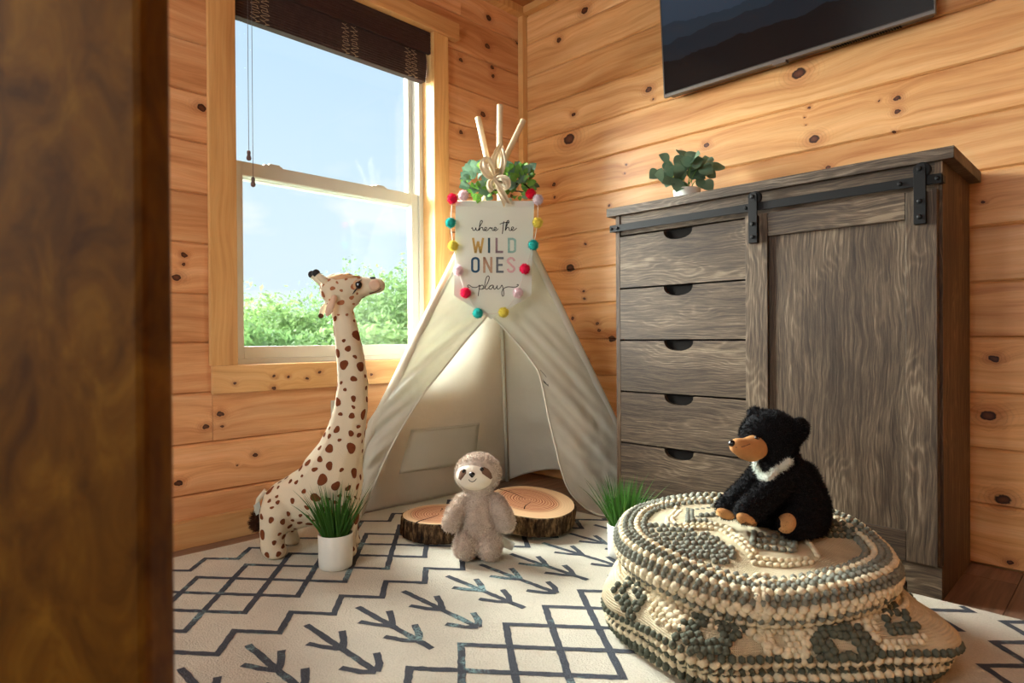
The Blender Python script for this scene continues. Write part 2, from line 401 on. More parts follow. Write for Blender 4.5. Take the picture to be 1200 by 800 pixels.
def fabric(name, col, transl=.25, scale=900, var=.05, wr=.3):
    m, nt, b = newmat(name, .9, .1); co = objco(nt)
    f = noise_(nt, co, 7, 4); c1 = tuple(x*(1-var) for x in col[:3])+(1,)
    cc = ramp(nt, f, [(.3, c1), (.7, col)]); lk(nt, cc, b.inputs['Base Color'])
    h = math_(nt, 'ADD', noise_(nt, co, scale, 2), math_(nt, 'MULTIPLY', noise_(nt, co, 26, 5, .6, 1.2), 2.4))
    bump(nt, b, h, wr, .004)
    if transl:
        t = add(nt, 'ShaderNodeBsdfTranslucent'); lk(nt, cc, t.inputs[0]); mxs = add(nt, 'ShaderNodeMixShader'); mxs.inputs[0].default_value = transl
        out = nt.nodes['Material Output']; lk(nt, b.outputs[0], mxs.inputs[1]); lk(nt, t.outputs[0], mxs.inputs[2]); lk(nt, mxs.outputs[0], out.inputs[0])
    return m
M['canvas'] = fabric('white_canvas', S(246, 245, 236), .5, wr=.6)
M['canvas2'] = fabric('white_canvas_double', S(232, 230, 218), .2)
M['banner'] = fabric('banner_cloth', S(226, 230, 220), .1, wr=.08)
M['ribbon'] = fabric('burlap_ribbon', S(226, 210, 182), .2, 500)
M['pole'] = plain('pale_pole_wood', S(228, 204, 168), .5, .3, .08, 12)
def glassmat():
    m = bpy.data.materials.new('clear_pane'); m.use_nodes = True; nt = m.node_tree; nt.nodes.clear()
    t = add(nt, 'ShaderNodeBsdfTransparent'); t.inputs[0].default_value = (.97, .99, .985, 1)
    g = add(nt, 'ShaderNodeBsdfGlossy'); g.inputs['Roughness'].default_value = .02
    lw = add(nt, 'ShaderNodeFresnel'); lw.inputs[0].default_value = 1.25
    mxs = add(nt, 'ShaderNodeMixShader'); lk(nt, lw.outputs[0], mxs.inputs[0]); lk(nt, t.outputs[0], mxs.inputs[1]); lk(nt, g.outputs[0], mxs.inputs[2])
    o = add(nt, 'ShaderNodeOutputMaterial'); lk(nt, mxs.outputs[0], o.inputs[0]); return m
M['glass'] = glassmat()
def leafmat(name, c1, c2, transl=.3, rough=.5):
    m, nt, b = newmat(name, rough, .3); rnd = add(nt, 'ShaderNodeObjectInfo').outputs['Random']
    f = noise_(nt, objco(nt), 30, 3); col = mix(nt, math_(nt, 'MULTIPLY', math_(nt, 'ADD', rnd, f), .5), c1, c2)
    lk(nt, col, b.inputs['Base Color'])
    t = add(nt, 'ShaderNodeBsdfTranslucent'); lk(nt, col, t.inputs[0]); mxs = add(nt, 'ShaderNodeMixShader'); mxs.inputs[0].default_value = transl
    out = nt.nodes['Material Output']; lk(nt, b.outputs[0], mxs.inputs[1]); lk(nt, t.outputs[0], mxs.inputs[2]); lk(nt, mxs.outputs[0], out.inputs[0]); return m
M['euca'] = leafmat('grey_green_leaf', S(74, 104, 82), S(128, 158, 132), .2)
M['ivy'] = leafmat('fresh_green_leaf', S(74, 122, 46), S(132, 176, 76), .3)
M['grass'] = leafmat('grass_blade', S(34, 84, 30), S(92, 140, 52), .2)
M['tree'] = leafmat('tree_leaf', S(78, 110, 62), S(128, 154, 96), .4, .8)
M['tree2'] = leafmat('tree_leaf_deep', S(64, 98, 56), S(110, 140, 86), .4, .8)
M['trunk'] = plain('tree_bark', S(110, 90, 70), .9, .1, .2, 8)

# ------------------------------------------------------------------ the room shell
XR, YB, ZC = 3.7, -4.0, 2.33
fl = MB().bx(-.02, XR, YB, .02, -.06, -.012).build('floor', M['gap']); tag(fl, 'brown laminate plank floor around the rug', None, None, 'structure')
pw = .165; k = 0
for i in range(int(XR/pw)+1):
    x0 = i*pw; x1 = min(x0+pw, XR); cuts = [YB, -2.9+.37*(i % 3), -1.75+.33*((i*2) % 3), -.62+.2*((i*5) % 4)-.1, 0.0]
    for a, b in zip(cuts[:-1], cuts[1:]):
        MB().bx(x0+.0006, x1-.0006, a+.0006, b-.0006, -.012, 0, .0012).build('floorboard', M['floor'], fl, loc=((x0+x1)/2, (a+b)/2, 0))
ce = MB().bx(-.2, XR+.1, YB-.1, .2, ZC, ZC+.06).build('ceiling', M['ceil']); tag(ce, 'brown wooden ceiling above the corner', None, None, 'structure')
# backing of the window wall, with its opening
OY0, OY1, OZ0, OZ1 = -1.44, -.583, .593, 2.03
wl = MB()
wl.bx(-.16, -.018, YB-.1, OY0-.02, -.05, ZC).bx(-.16, -.018, OY1+.02, .16, -.05, ZC).bx(-.16, -.018, OY0-.02, OY1+.02, -.05, OZ0-.02).bx(-.16, -.018, OY0-.02, OY1+.02, OZ1+.02, ZC)
wl = wl.build('wall_left', M['pine_l']); tag(wl, 'knotty pine plank wall with the window', None, None, 'structure')
wr_ = MB().bx(-.16, XR+.1, .018, .16, -.05, ZC).build('wall_right', M['pine_r']); tag(wr_, 'knotty pine plank wall behind the chest of drawers', None, None, 'structure')
wb = MB().bx(-.16, XR+.1, YB-.14, YB, -.05, ZC).build('wall_back', M['pine_r']); tag(wb, 'pine wall behind the viewer', None, None, 'structure')
wf = MB().bx(XR, XR+.14, YB-.1, .16, -.05, ZC).build('wall_far', M['pine_l']); tag(wf, 'pine wall to the right of the viewer', None, None, 'structure')
def plank(parent, axis, a0, a1, z0, z1, m, jit=0):
    """one shiplap board: bevelled long edges, face at the wall plane"""
    c, dp = .0055, .006; t = .018
    sec = [(t, z0+.0005), (dp, z0+.0005), (jit, z0+c), (jit, z1-c*1.3), (dp, z1-.0005), (t, z1-.0005)]
    e = .0008
    def P(al, d, z): return Vector((al, d, z)) if axis == 'X' else Vector((-d, al, z))
    n = len(sec); vs = [P(a0+e, d, z) for d, z in sec]+[P(a1-e, d, z) for d, z in sec]
    fs = [tuple(range(n)), tuple(reversed(range(n, 2*n)))]+[(i, n+i, n+(i+1) % n, (i+1) % n) for i in range(n)]
    if axis == 'Y': fs = [tuple(reversed(f)) for f in fs]
    loc = P((a0+a1)/2, 0, (z0+z1)/2)
    return meshobj('plank', vs, fs, m, parent, loc=loc)
zr = [.0]+[.0155+.1645*i for i in range(1, 15)]
for i in range(len(zr)-1):
    z0, z1 = zr[i], min(zr[i+1], ZC)
    if z0 >= ZC: break
    cuts = {3: [0, 2.35, XR], 6: [0, 2.6, XR], 9: [0, 2.2, XR], 12: [0, 2.9, XR]}.get(i, [0, XR])
    for a, b in zip(cuts[:-1], cuts[1:]): plank(wr_, 'X', a, b, z0, z1, M['pine_r'], random.uniform(-.0006, .0012))
zl = [.0, .168, .335, .503, .671, .833, 1.002, 1.168, 1.339, 1.503, 1.669, 1.838, 2.006, 2.172, ZC]
for i in range(len(zl)-1):
    z0, z1 = zl[i], zl[i+1]
    if z0 < OZ0-.1: cuts = {1: [(YB, -2.4), (-2.4, -1.123), (-1.123, 0)], 2: [(YB, -1.519), (-1.519, 0)]}.get(i, [(YB, -1.9 if i == 0 else -2.1), (-1.9 if i == 0 else -2.1, 0)])
    elif z1 > OZ1+.06: cuts = [(YB, -1.2), (-1.2, -.407), (-.407, 0)] if i == 13 else [(YB, -1.3), (-1.3, 0)]
    else: cuts = [(YB, -1.475), (-.545, 0)]
    if z0 < OZ0-.1 and z1 > OZ0-.02:
        z1 = z1
    for a, b in cuts:
        if z0 < OZ0 < z1 or z0 < OZ1 < z1:
            # notch round the opening: keep only what shows beside and beyond it
            if a < OY0 and b > OY1:
                for p, q in ((a, -1.475), (-.545, b)): plank(wl, 'Y', p, q, z0, z1, M['pine_l'])
                continue
        plank(wl, 'Y', a, b, z0, z1, M['pine_l'], random.uniform(-.0006, .0012))
# trim
ntrim = [0]
def trim(m, x0, x1, y0, y1, z0, z1, label, bev=.003, name=None):
    ntrim[0] += 1
    o = MB().bx(x0, x1, y0, y1, z0, z1, bev).build(name or 'trim_%d' % ntrim[0], m, loc=((x0+x1)/2, (y0+y1)/2, (z0+z1)/2))
    return tag(o, label, None, None, 'structure')
trim(M['trim_k'], .001, .022, YB, -.03, .0, .09, 'low pine baseboard under the window wall', name='baseboard_left')
trim(M['trim_v'], 0.001, .034, -.034, -.001, 0, ZC, 'narrow upright pine strip in the room corner')
trim(M['trim_v'], .001, .022, -1.53, OY0, OZ0, OZ1, 'upright pine casing at the left of the window')
trim(M['trim_v'], .001, .022, OY1, -.50, OZ0, OZ1, 'upright pine casing at the right of the window')
trim(M['trim_k'], .001, .024, -1.524, -.50, .4975, OZ0, 'level pine casing board below the window')
trim(M['trim_k'], .001, .036, -1.58, -.445, OZ1, 2.105, 'level pine head casing above the window')
trim(M['trim_v'], .001, .045, YB, -.001, ZC-.04, ZC-.0005, 'slim pine strip under the ceiling on the window wall')
trim(M['trim_v'], .045, XR, -.04, -.001, ZC-.035, ZC-.0005, 'slim pine strip under the ceiling on the long wall')
# jamb boards
for nm, a in (('left', (-.16, .002, OY0-.018, OY0, OZ0, OZ1)), ('right', (-.16, .002, OY1, OY1+.018, OZ0, OZ1)), ('bottom', (-.16, .002, OY0-.018, OY1+.018, OZ0-.018, OZ0)), ('top', (-.16, .002, OY0-.018, OY1+.018, OZ1, OZ1+.018))):
    trim(M['trim_v'], *a, 'pine jamb board lining the %s of the window opening' % nm, .001)

# ------------------------------------------------------------------ window
wn = thing('window_1', 'white double hung window with two panes', None, (-.1, (OY0+OY1)/2, OZ0), None, 'structure')
def ring(mb, x0, x1, y0, y1, z0, z1, sy0, sy1, sz0, sz1, bev=.002):
    mb.bx(x0, x1, y0, y0+sy0, z0, z1, bev).bx(x0, x1, y1-sy1, y1, z0, z1, bev).bx(x0, x1, y0+sy0, y1-sy1, z0, z0+sz0, bev).bx(x0, x1, y0+sy0, y1-sy1, z1-sz1, z1, bev); return mb
ring(MB(), -.155, -.06, OY0, OY1, OZ0, OZ1, .022, .022, .018, .022).build('frame', M['vinyl'], wn)
ZM = 1.325                                               # top of the meeting rail
lo = ring(MB(), -.105, -.072, OY0+.022, OY1-.022, OZ0+.018, ZM, .036, .034, .045, .05).build('sash', M['vinyl'], wn)
MB().bx(-.09, -.086, OY0+.056, OY1-.054, OZ0+.06, ZM-.048).build('pane', M['glass'], lo)
up_ = ring(MB(), -.143, -.112, OY0+.022, OY1-.022, ZM-.055, OZ1-.022, .026, .022, .045, .04).build('sash', M['vinyl'], wn)
MB().bx(-.129, -.125, OY0+.047, OY1-.043, ZM-.012, OZ1-.06).build('pane', M['glass'], up_)
for py in (-1.265, -.80):
    MB().bx(-.112, -.078, py-.035, py+.035, ZM, ZM+.007, .002).bx(-.105, -.085, py-.012, py+.03, ZM+.007, ZM+.014, .003).build('latch', M['vinyl'], lo)

w2 = thing('added_window', 'added window frame around the fill light behind the viewer', None, (1.15, YB, .7), None, 'structure')  # unseen frame, added to go with the fill light at the back
mb = MB()
for a in ((.36, .42, .68, 2.16), (1.88, 1.94, .68, 2.16)): mb.bx(a[0], a[1], YB, YB+.03, a[2], a[3], .003)
for a in ((.42, 1.88, .68, .74), (.42, 1.88, 2.1, 2.16)): mb.bx(a[0], a[1], YB, YB+.03, a[2], a[3], .003)
mb.build('frame', M['vinyl'], w2)

# ------------------------------------------------------------------ outdoors
gr = MB().bx(-60, -.3, -40, 60, -3.3, -3.2).build('ground', plain('lawn', S(70, 90, 50), .9, .1, .2, 1)); tag(gr, 'green ground outside the window', None, None, 'structure')
def tree(loc, crown_c, blobs, n, m, label, leaf=.12, seed=0):
    r = np.random.default_rng(seed); t = thing('leafy_tree', label, 'tree', loc, 'trees outside the window')
    MB().tube([loc, Vector(loc)+Vector((.1, .05, 1.6)), Vector(crown_c)], [.2, .15, .05], 8).build('trunk', M['trunk'], t, True)
    V = []; F = []
    per = np.array([b[3]**2 for b in blobs]); per = (n*per/per.sum()).astype(int)
    for (bx_, by, bz, br), cnt in zip(blobs, per):
        d = r.normal(size=(cnt, 3)); d /= np.linalg.norm(d, axis=1)[:, None]
        rad = br*(.55+.5*r.random(cnt)**.7)
        lump = np.array([1+.35*noise.noise(Vector(q)*2.2+Vector((bx_, by, bz))) for q in d]); rad = rad*lump
        P = d*rad[:, None]*np.array([1, 1, .92])+np.array([bx_, by, bz])
        for p, dd in zip(P, d):
            nrm = Vector(dd+r.normal(size=3)*.7).normalized(); a = nrm.orthogonal().normalized(); b = nrm.cross(a); th = r.random()*6.3
            a, b = a*math.cos(th)+b*math.sin(th), b*math.cos(th)-a*math.sin(th); s = leaf*(.5+r.random()); p = Vector(p); k = len(V)
            V += [p-a*s, p-b*s*.5+nrm*s*.1, p+a*s, p+b*s*.5+nrm*s*.1]; F.append((k, k+1, k+2, k+3))
    meshobj('crown', V, F, m, t)['kind'] = 'stuff'
def tr(u, ytop, d, r, m, label, seed, n=5200):
    """tree whose crown top shows at photo pixel (u, ytop), d metres off"""
    top = at(u, ytop, d); c = top-Vector((0, 0, r*.95)); rr = np.random.default_rng(seed)
    bl = [(c.x, c.y, c.z, r)]
    for i in range(9):
        a = rr.random()*6.28; q = rr.random(); bl.append((c.x+math.cos(a)*r*.85, c.y+math.sin(a)*r*.85, c.z-r*.1+(q-.6)*r*1.1, r*(.42+.25*rr.random())))
    bl.append((c.x, c.y, c.z-r*1.2, r*1.05))
    tree((c.x, c.y, -3.2), (c.x, c.y, c.z), bl, int(n*1.7), m, label, .062, seed)
tr(318, 338, 13.5, 1.15, M['tree'], 'pale green leafy tree at the left of the window view', 1)
tr(378, 350, 17.5, 1.5, M['tree2'], 'rounded green tree behind the neck of the toy giraffe', 2)
tr(412, 309, 22.5, 2.1, M['tree2'], 'tall green tree rising behind the giraffe head', 3, 6500)
tr(464, 311, 13.5, 1.25, M['tree'], 'tall pale tree at the right of the window view', 4)
tr(272, 354, 22.0, 1.7, M['tree'], 'bushy tree at the far left edge of the window view', 5, 4500)
tr(352, 384, 11.0, .8, M['tree'], 'low light green treetop along the bottom of the window', 6, 4600)
tr(446, 374, 10.6, .8, M['tree'], 'low bright treetop between the giraffe and the teepee', 7, 4600)
tr(296, 380, 9.0, .68, M['tree2'], 'low green treetop in the lower left of the pane', 8, 4200)
tr(520, 316, 18.0, 1.6, M['tree2'], 'green tree half hidden by the right window jamb', 9, 4500)
tr(400, 389, 8.8, .66, M['tree'], 'low pale treetop just behind the giraffe neck', 10, 4200)

# ------------------------------------------------------------------ rug
RX0, RX1, RY0, RY1, RH = .10, 2.62, -2.04, -.405, .009
def rugmat(name, base, patch, pf):
    m, nt, b = newmat(name, .95, .05); co = objco(nt)
    f = noise_(nt, co, 5, 5); fine = noise_(nt, co, 260, 2)
    col = ramp(nt, f, [(.3, tuple(x*.86 for x in base[:3])+(1,)), (.65, base)])
    col = mix(nt, mrange(nt, fine, .35, .7, 0, .28), col, tuple(x*.62 for x in base[:3])+(1,))
    if patch:
        pm = noise_(nt, co, 6.5, 5, .62); pm2 = noise_(nt, co, 170, 2)
        col = mix(nt, math_(nt, 'MULTIPLY', mrange(nt, pm, .56, .64), mrange(nt, pm2, .36, .56, 0, pf)), col, patch)
    else:
        st = noise_(nt, co, 16, 6, .7); col = mix(nt, mrange(nt, st, .58, .72, 0, .22), col, S(168, 148, 118))
    lk(nt, col, b.inputs['Base Color']); bump(nt, b, fine, .8, .004); return m
M['rug'] = rugmat('cream_rug_pile', S(214, 208, 192), None, 0)
M['rug_line'] = rugmat('charcoal_rug_line', S(82, 86, 94), S(146, 180, 182), .8)
rug = thing('area_rug', 'cream area rug with charcoal zigzag and arrow pattern', 'rug', (RX0, RY1, 0))
edge = []
def rugedge(a, b, n):
    for i in range(n):
        p = Vector(a).lerp(Vector(b), i/n); w_ = .006*noise.noise(p*3); edge.append(p+Vector((w_, w_, 0)))
rugedge((RX0, RY0, 0), (RX1, RY0, 0), 30); rugedge((RX1, RY0, 0), (RX1, RY1, 0), 24); rugedge((RX1, RY1, 0), (RX0, RY1, 0), 30); rugedge((RX0, RY1, 0), (RX0, RY0, 0), 24)
n = len(edge); cen = Vector(((RX0+RX1)/2, (RY0+RY1)/2, 0)); mb = MB()
ins = [p+(cen-p).normalized()*.006 for p in edge]
mb.add([p+Vector((0, 0, .0006)) for p in edge]+[p+Vector((0, 0, RH*.6)) for p in edge]+[p+Vector((0, 0, RH)) for p in ins],
       [(i, (i+1) % n, n+(i+1) % n, n+i) for i in range(n)]+[(n+i, n+(i+1) % n, 2*n+(i+1) % n, 2*n+i) for i in range(n)]+[tuple(range(2*n, 3*n))])
mb.build('pile', M['rug'], rug)
zc = [0]
def stroke(mb, pts, wd, z=RH+.0008, step=.012):
    """raised woven line along a polyline, slightly ragged edges"""
    P = [Vector((p[0], p[1], 0)) for p in pts]; Q = []
    for a, b in zip(P[:-1], P[1:]):
        k = max(1, int((b-a).length/step)); Q += [a.lerp(b, i/k) for i in range(k)]
    Q.append(P[-1]); zc[0] = (zc[0]+1) % 9; z = z+zc[0]*.00004
    A = []; B = []
    for i, p in enumerate(Q):
        t0 = (p-Q[i-1]).normalized() if i else None; t1 = (Q[i+1]-p).normalized() if i < len(Q)-1 else None
        t = ((t0 or t1)+(t1 or t0)).normalized(); nn = Vector((-t.y, t.x, 0)); k = 1/max(.5, nn.dot(Vector((-(t1 or t0).y, (t1 or t0).x, 0))))
        j = random.uniform(-.0012, .0012); j2 = random.uniform(-.0012, .0012)
        A.append(p+nn*(wd/2*k+j)+Vector((0, 0, z))); B.append(p-nn*(wd/2*k+j2)+Vector((0, 0, z)))
    mb.grid([A, B]); return mb
def inside(p): return RY0+.01 < p[1] < RY1-.01
def clipy(pts):
    out = []
    for a, b in zip(pts[:-1], pts[1:]):
        lo_, hi_ = RY0+.012, RY1-.012
        (ax, ay), (bx_, by) = a, b
        if max(ay, by) < lo_ or min(ay, by) > hi_: continue
        def cut(q):
            yy = min(max(q[1], lo_), hi_); return (q[0]+(0 if by == ay else (bx_-ax)*((yy-q[1])/(by-ay))), yy)
        out.append((cut(a), cut(b)))
    return out
PY = .1372; LW = .0165
def zigzag(xl, xr, yr):
    """right apexes at x=xr, y=yr+k*PY"""
    pts = []; y = yr-10*PY
    while y < .2: pts += [(xr, y), (xl, y+PY/2)]; y += PY
    return pts
def runs(pts):
    cur = []; out = []
    for a, b in clipy(pts):
        if cur and (abs(cur[-1][0]-a[0])+abs(cur[-1][1]-a[1])) < 1e-6: cur.append(b)
        else:
            if cur: out.append(cur)
            cur = [a, b]
    if cur: out.append(cur)
    return out
def zz(xl, xr, yr):
    mb = MB()
    for r_ in runs(zigzag(xl, xr, yr)): stroke(mb, r_, LW)
    mb.build('zigzag_line', M['rug_line'], rug)
def lattice(xl, xr, yl):
    """left apexes at yl+k*PY; each line climbs two periods to the right edge"""
    for k in range(4):
        for sgn in (1,):
            pts = []; y = yl-16*PY+k*PY
            while y < .8: pts += [(xl, y), (xr, y+2*PY)]; y += 4*PY
            mb = MB()
            for r_ in runs(pts): stroke(mb, r_, LW)
            mb.build('lattice_line', M['rug_line'], rug)
zz(.188, .262, -1.678); lattice(.332, .662, -1.680); zz(.742, .826, -1.667); lattice(1.166, 1.497, -1.412)
lattice(1.59, 1.925, -.573-PY*2); zz(1.99, 2.062, -.66)
k = 0
for y0 in [-1.33-4*PY, -1.33-3*PY, -1.33-2*PY, -1.33-PY, -1.33, -1.33+PY+.012, -1.33+2*PY, -1.33+3*PY-.01, -1.33+4*PY, -1.33+5*PY, -1.33+6*PY]:
    typ = k % 2; k += 1
    for X0 in (.832, 2.085):
        if not (RY0+.05 < y0 < RY1-.05): continue
        mb = MB(); stroke(mb, [(X0, y0), (X0+(.298 if typ == 0 else .303), y0)], LW)
        for bx_, vx in (((.088, .166), (.232, .298)) if typ == 0 else ((.076, .150), (.182, .252))):
            for s in (-1, 1): stroke(mb, [(X0+bx_, y0+s*.042), (X0+(bx_+vx)*.52, y0+s*.022), (X0+vx, y0)], LW)
        mb.build('arrow_motif', M['rug_line'], rug)

# ------------------------------------------------------------------ chest of drawers with barn door
CX0, CX1, CF, CB = .838, 1.858, -.375, -.022
cab = thing('barn_door_chest', 'grey weathered oak chest with five drawers and a sliding barn door', 'cabinet', ((CX0+CX1)/2, CB, 0))
def P(name, mb, m, par=cab, loc=None, **k): return mb.build(name, m, par, loc=loc, **k)
P('top', MB().bx(.805, 1.885, CF-.012, CB+.01, 1.129, 1.16, .002), M['oak_top'], loc=(1.34, -.2, 1.14))
P('side_panel', MB().bx(CX1-.018, CX1, CF, CB, 0, 1.129, .001), M['oak_side'], loc=(1.85, -.2, .5))
P('side_panel', MB().bx(CX0, CX0+.018, CF, CB, 0, 1.129, .001), M['oak_side'], loc=(.845, -.2, .5))
P('back_panel', MB().bx(CX0+.018, CX1-.018, CB-.006, CB, .05, 1.129), M['oak_side'], loc=(1.34, -.02, .6))
P('inner_carcass', MB().bx(CX0+.018, CX1-.018, CF+.03, CB-.006, .085, 1.06), M['gap'])
P('head_rail', MB().bx(CX0+.018, CX1-.018, CF+.004, CF+.03, 1.056, 1.129, .001), M['oak_h'], loc=(1.34, CF, 1.09))
# base rail with its foot cut-out
zb = .086
poly = [(CX0, 0), (CX0+.075, 0), (CX0+.075, .030), (CX0+.088, .042), (CX1-.092, .042), (CX1-.077, .030), (CX1-.077, 0), (CX1, 0), (CX1, zb), (CX0, zb)]
P('base_rail', MB().prism([Vector((x, CF-.019, z)) for x, z in poly], (0, 0, 0), (0, .0185, 0)), M['oak_h'], loc=(1.34, CF, .05))
# drawers: front boards with a scooped finger pull
zs = [.101, .295, .483, .671, .860, 1.053]
dx0, dx1 = .860, 1.337
P('mullion', MB().bx(dx1+.002, dx1+.03, CF+.004, CF+.03, .086, 1.056), M['oak_v'], loc=(1.35, CF, .5))
for i in range(5):
    z0, z1 = zs[i]+.002, zs[i+1]-.004
    c = (dx0+dx1)/2; hw = .056
    sc = [(c+hw*math.cos(a)*1.0, z1-.034*abs(math.sin(a))**.8) for a in [math.pi*k/12 for k in range(13)]]
    ring_ = [(dx0, z0), (dx1, z0), (dx1, z1)]+sc+[(dx0, z1)]
    dr = P('drawer', MB().prism([Vector((x, CF-.004, z)) for x, z in ring_], (0, 0, 0), (0, .018, 0)), M['oak_h'], loc=(c+random.uniform(-.1, .1), CF, (z0+z1)/2))
    MB().bx(c-hw-.02, c+hw+.02, CF+.0155, CF+.024, z1-.06, z1-.001).build('finger_recess', M['gap'], dr)
# sliding door
DF = CF-.020
door = P('barn_door', MB().bx(1.346, 1.851, DF+.006, DF+.016, .088, 1.055, .001), M['oak_v'], loc=(1.6, DF, .55), label='sliding framed door panel')
ST = [('stile', 1.346, 1.416, .088, 1.055, 'oak_v'), ('stile', 1.780, 1.851, .088, 1.055, 'oak_v'), ('rail', 1.416, 1.780, .985, 1.055, 'oak_h'), ('rail', 1.416, 1.780, .088, .165, 'oak_h')]
for nm, x0, x1, z0, z1, mm in ST:
    MB().bx(x0+.0004, x1-.0004, DF-.006, DF+.0055, z0, z1, .0012).build(nm, M[mm], door, loc=((x0+x1)/2, DF, (z0+z1)/2))
# black track and hangers
tk = P('track', MB().bx(.834, 1.862, DF-.012, DF-.006, 1.066, 1.091, .001), M['black_metal'], label='black steel track')
for x in (.842, .868, 1.352, 1.77, 1.853):
    MB().lathe((x, DF-.012, 1.0785), [(.0055, 0), (.0055, .004), (.003, .006)], 12, Matrix.Rotation(math.pi/2, 3, 'X')).build('bolt', M['black_metal'], tk)
for x in (.838, 1.858): MB().bx(x-.006, x+.006, DF-.006, CF+.004, 1.069, 1.088, .001).build('track_stop', M['black_metal'], tk)
for x in (1.377, 1.816):
    hg = P('hanger', MB().bx(x-.0135, x+.0135, DF-.022, DF-.017, .967, 1.108, .0008), M['black_metal'], label='black strap hanger')
    MB().bx(x-.0135, x+.0135, DF-.017, DF-.006, .967, 1.05, .0008).build('spacer', M['black_metal'], hg)
    MB().lathe((x, DF-.018, 1.108), [(.0135, 0), (.0135, .005)], 20, Matrix.Rotation(math.pi/2, 3, 'X')).build('strap_end', M['black_metal'], hg)
    MB().lathe((x+.004, DF-.005, 1.1055), [(.017, 0), (.020, .001), (.015, .005), (.020, .010), (.017, .011)], 24, Matrix.Rotation(math.pi/2, 3, 'X')).build('wheel', M['black_metal'], hg)
    for z in (.985, 1.025, 1.108):
        MB().lathe((x, DF-.022, z), [(.0065, 0), (.006, .0035), (.003, .005)], 12, Matrix.Rotation(math.pi/2, 3, 'X')).build('bolt', M['black_metal'], hg)

# ------------------------------------------------------------------ television
tv = thing('wall_television', 'black flat television on the pine wall showing a dim mountain picture', 'television', (1.32, 0, 1.64))
ta = math.radians(4.2); Rt = Matrix.Rotation(ta, 3, 'X')   # leans forward at the top
TB = Vector((1.321, -.062, 1.645)); tw, th = .461, .53
def TVp(x, y, z): return TB+Rt@Vector((x, y, z))
def tvbox(mb, x0, x1, y0, y1, z0, z1, bev=.0015): return mb.box(TVp((x0+x1)/2, (y0+y1)/2, (z0+z1)/2), ((x1-x0)/2, (y1-y0)/2, (z1-z0)/2), Rt, bev)
M['tv_black'] = plain('tv_plastic', S(46, 40, 38), .35, .5); M['tv_rim'] = plain('tv_rim_metal', S(110, 104, 100), .4, .5, metal=.6)
def screenmat():
    m, nt, b = newmat('dim_mountain_screen', .12, .35); co = objco(nt); sp = add(nt, 'ShaderNodeSeparateXYZ'); lk(nt, co, sp.inputs[0])
    x, z = sp.outputs[0], sp.outputs[2]
    def ridge(h, amp, sc, off, sharp=6):
        nn = noise_(nt, comb(nt, math_(nt, 'ADD', x, off), 0, 0), sc, sharp, .55)
        return math_(nt, 'LESS_THAN', z, math_(nt, 'ADD', h-amp/2, math_(nt, 'MULTIPLY', nn, amp)))
    col = ramp(nt, z, [(.0, S(34, 46, 58)), (.5, S(52, 66, 80))])
    col = mix(nt, ridge(.27, .22, 2.2, 3), col, S(33, 46, 56)); col = mix(nt, ridge(.21, .16, 3.2, 8), col, S(24, 33, 40))
    col = mix(nt, ridge(.135, .07, 9, 1, 10), col, S(13, 14, 15))
    b.inputs['Base Color'].default_value = S(10, 11, 13); lk(nt, col, b.inputs['Emission Color']); b.inputs['Emission Strength'].default_value = .75; return m
M['screen'] = screenmat()
tvbox(MB(), -tw, tw, -.006, .006, 0, th, .002).build('bezel', M['tv_black'], tv)
tvbox(MB(), -tw+.004, tw-.004, -.0075, -.006, .014, th-.004, 0).build('screen', M['screen'], tv, loc=TVp(-.1, -.007, .0))
mb = MB(); tvbox(mb, -tw-.0015, tw+.0015, -.008, .007, -.001, .0105); tvbox(mb, -tw-.002, -tw+.002, -.008, .007, 0, th); tvbox(mb, tw-.002, tw+.002, -.008, .007, 0, th)
mb.build('rim', M['tv_rim'], tv)
tvbox(MB(), -tw+.01, tw-.01, .007, .045, .004, th*.9, .006).build('back_housing', M['tv_black'], tv)
tvbox(MB(), -.022, .022, -.010, .02, -.008, .002, .002).build('sensor', M['tv_rim'], tv)
for i in range(26): tvbox(MB(), .16+i*.008, .1645+i*.008, .012, .04, .0015, .0045, 0).build('vent_slot', M['gap'], tv)
tvbox(MB(), -.2, .2, .045, .060, .15, .4, .002).build('wall_mount', M['black_metal'], tv)

# ------------------------------------------------------------------ blind
M['blind'] = plain('dark_woven_wood', S(62, 46, 44), .6, .3, .18, 40, .3, 120)
M['valance'] = plain('dark_valance', S(58, 40, 38), .5, .35, .12, 60)
M['cord'] = plain('tan_cord', S(176, 150, 124), .8, .1); M['cord2'] = plain('dark_pull_cord', S(96, 90, 92), .7, .2); M['tassel'] = plain('wooden_tassel', S(104, 84, 82), .5, .3)
bl = thing('window_blind', 'dark brown woven wood blind rolled up at the top of the window', 'blind', (-.02, (OY0+OY1)/2, OZ1))
y0, y1 = OY0+.004, OY1-.004
zv = hit(502, 63, 0, .0).z; zb0 = hit(494, 96, 0, -.03).z
v = MB()
for i in range(10):
    za = zv+(OZ1-zv)*i/10; v.bx(-.012, .004-.0012*(i % 2), y0, y1, za, za+(OZ1-zv)/10-.0012, .001)
v.build('valance', M['valance'], bl)
MB().bx(-.055, -.014, y0, y1, OZ1-.03, OZ1-.001, .001).build('head_rail', M['valance'], bl)
ns = 15; rolls = []
for i in range(ns):
    za = zb0+(zv+.02-zb0)*i/ns; bulge = .010*math.sin(math.pi*(i+.3)/ns)
    MB().bx(-.052, -.018+bulge, y0+.012, y1-.012, za, za+(zv+.02-zb0)/ns-.0008, .0016).build('slat', M['blind'], bl)
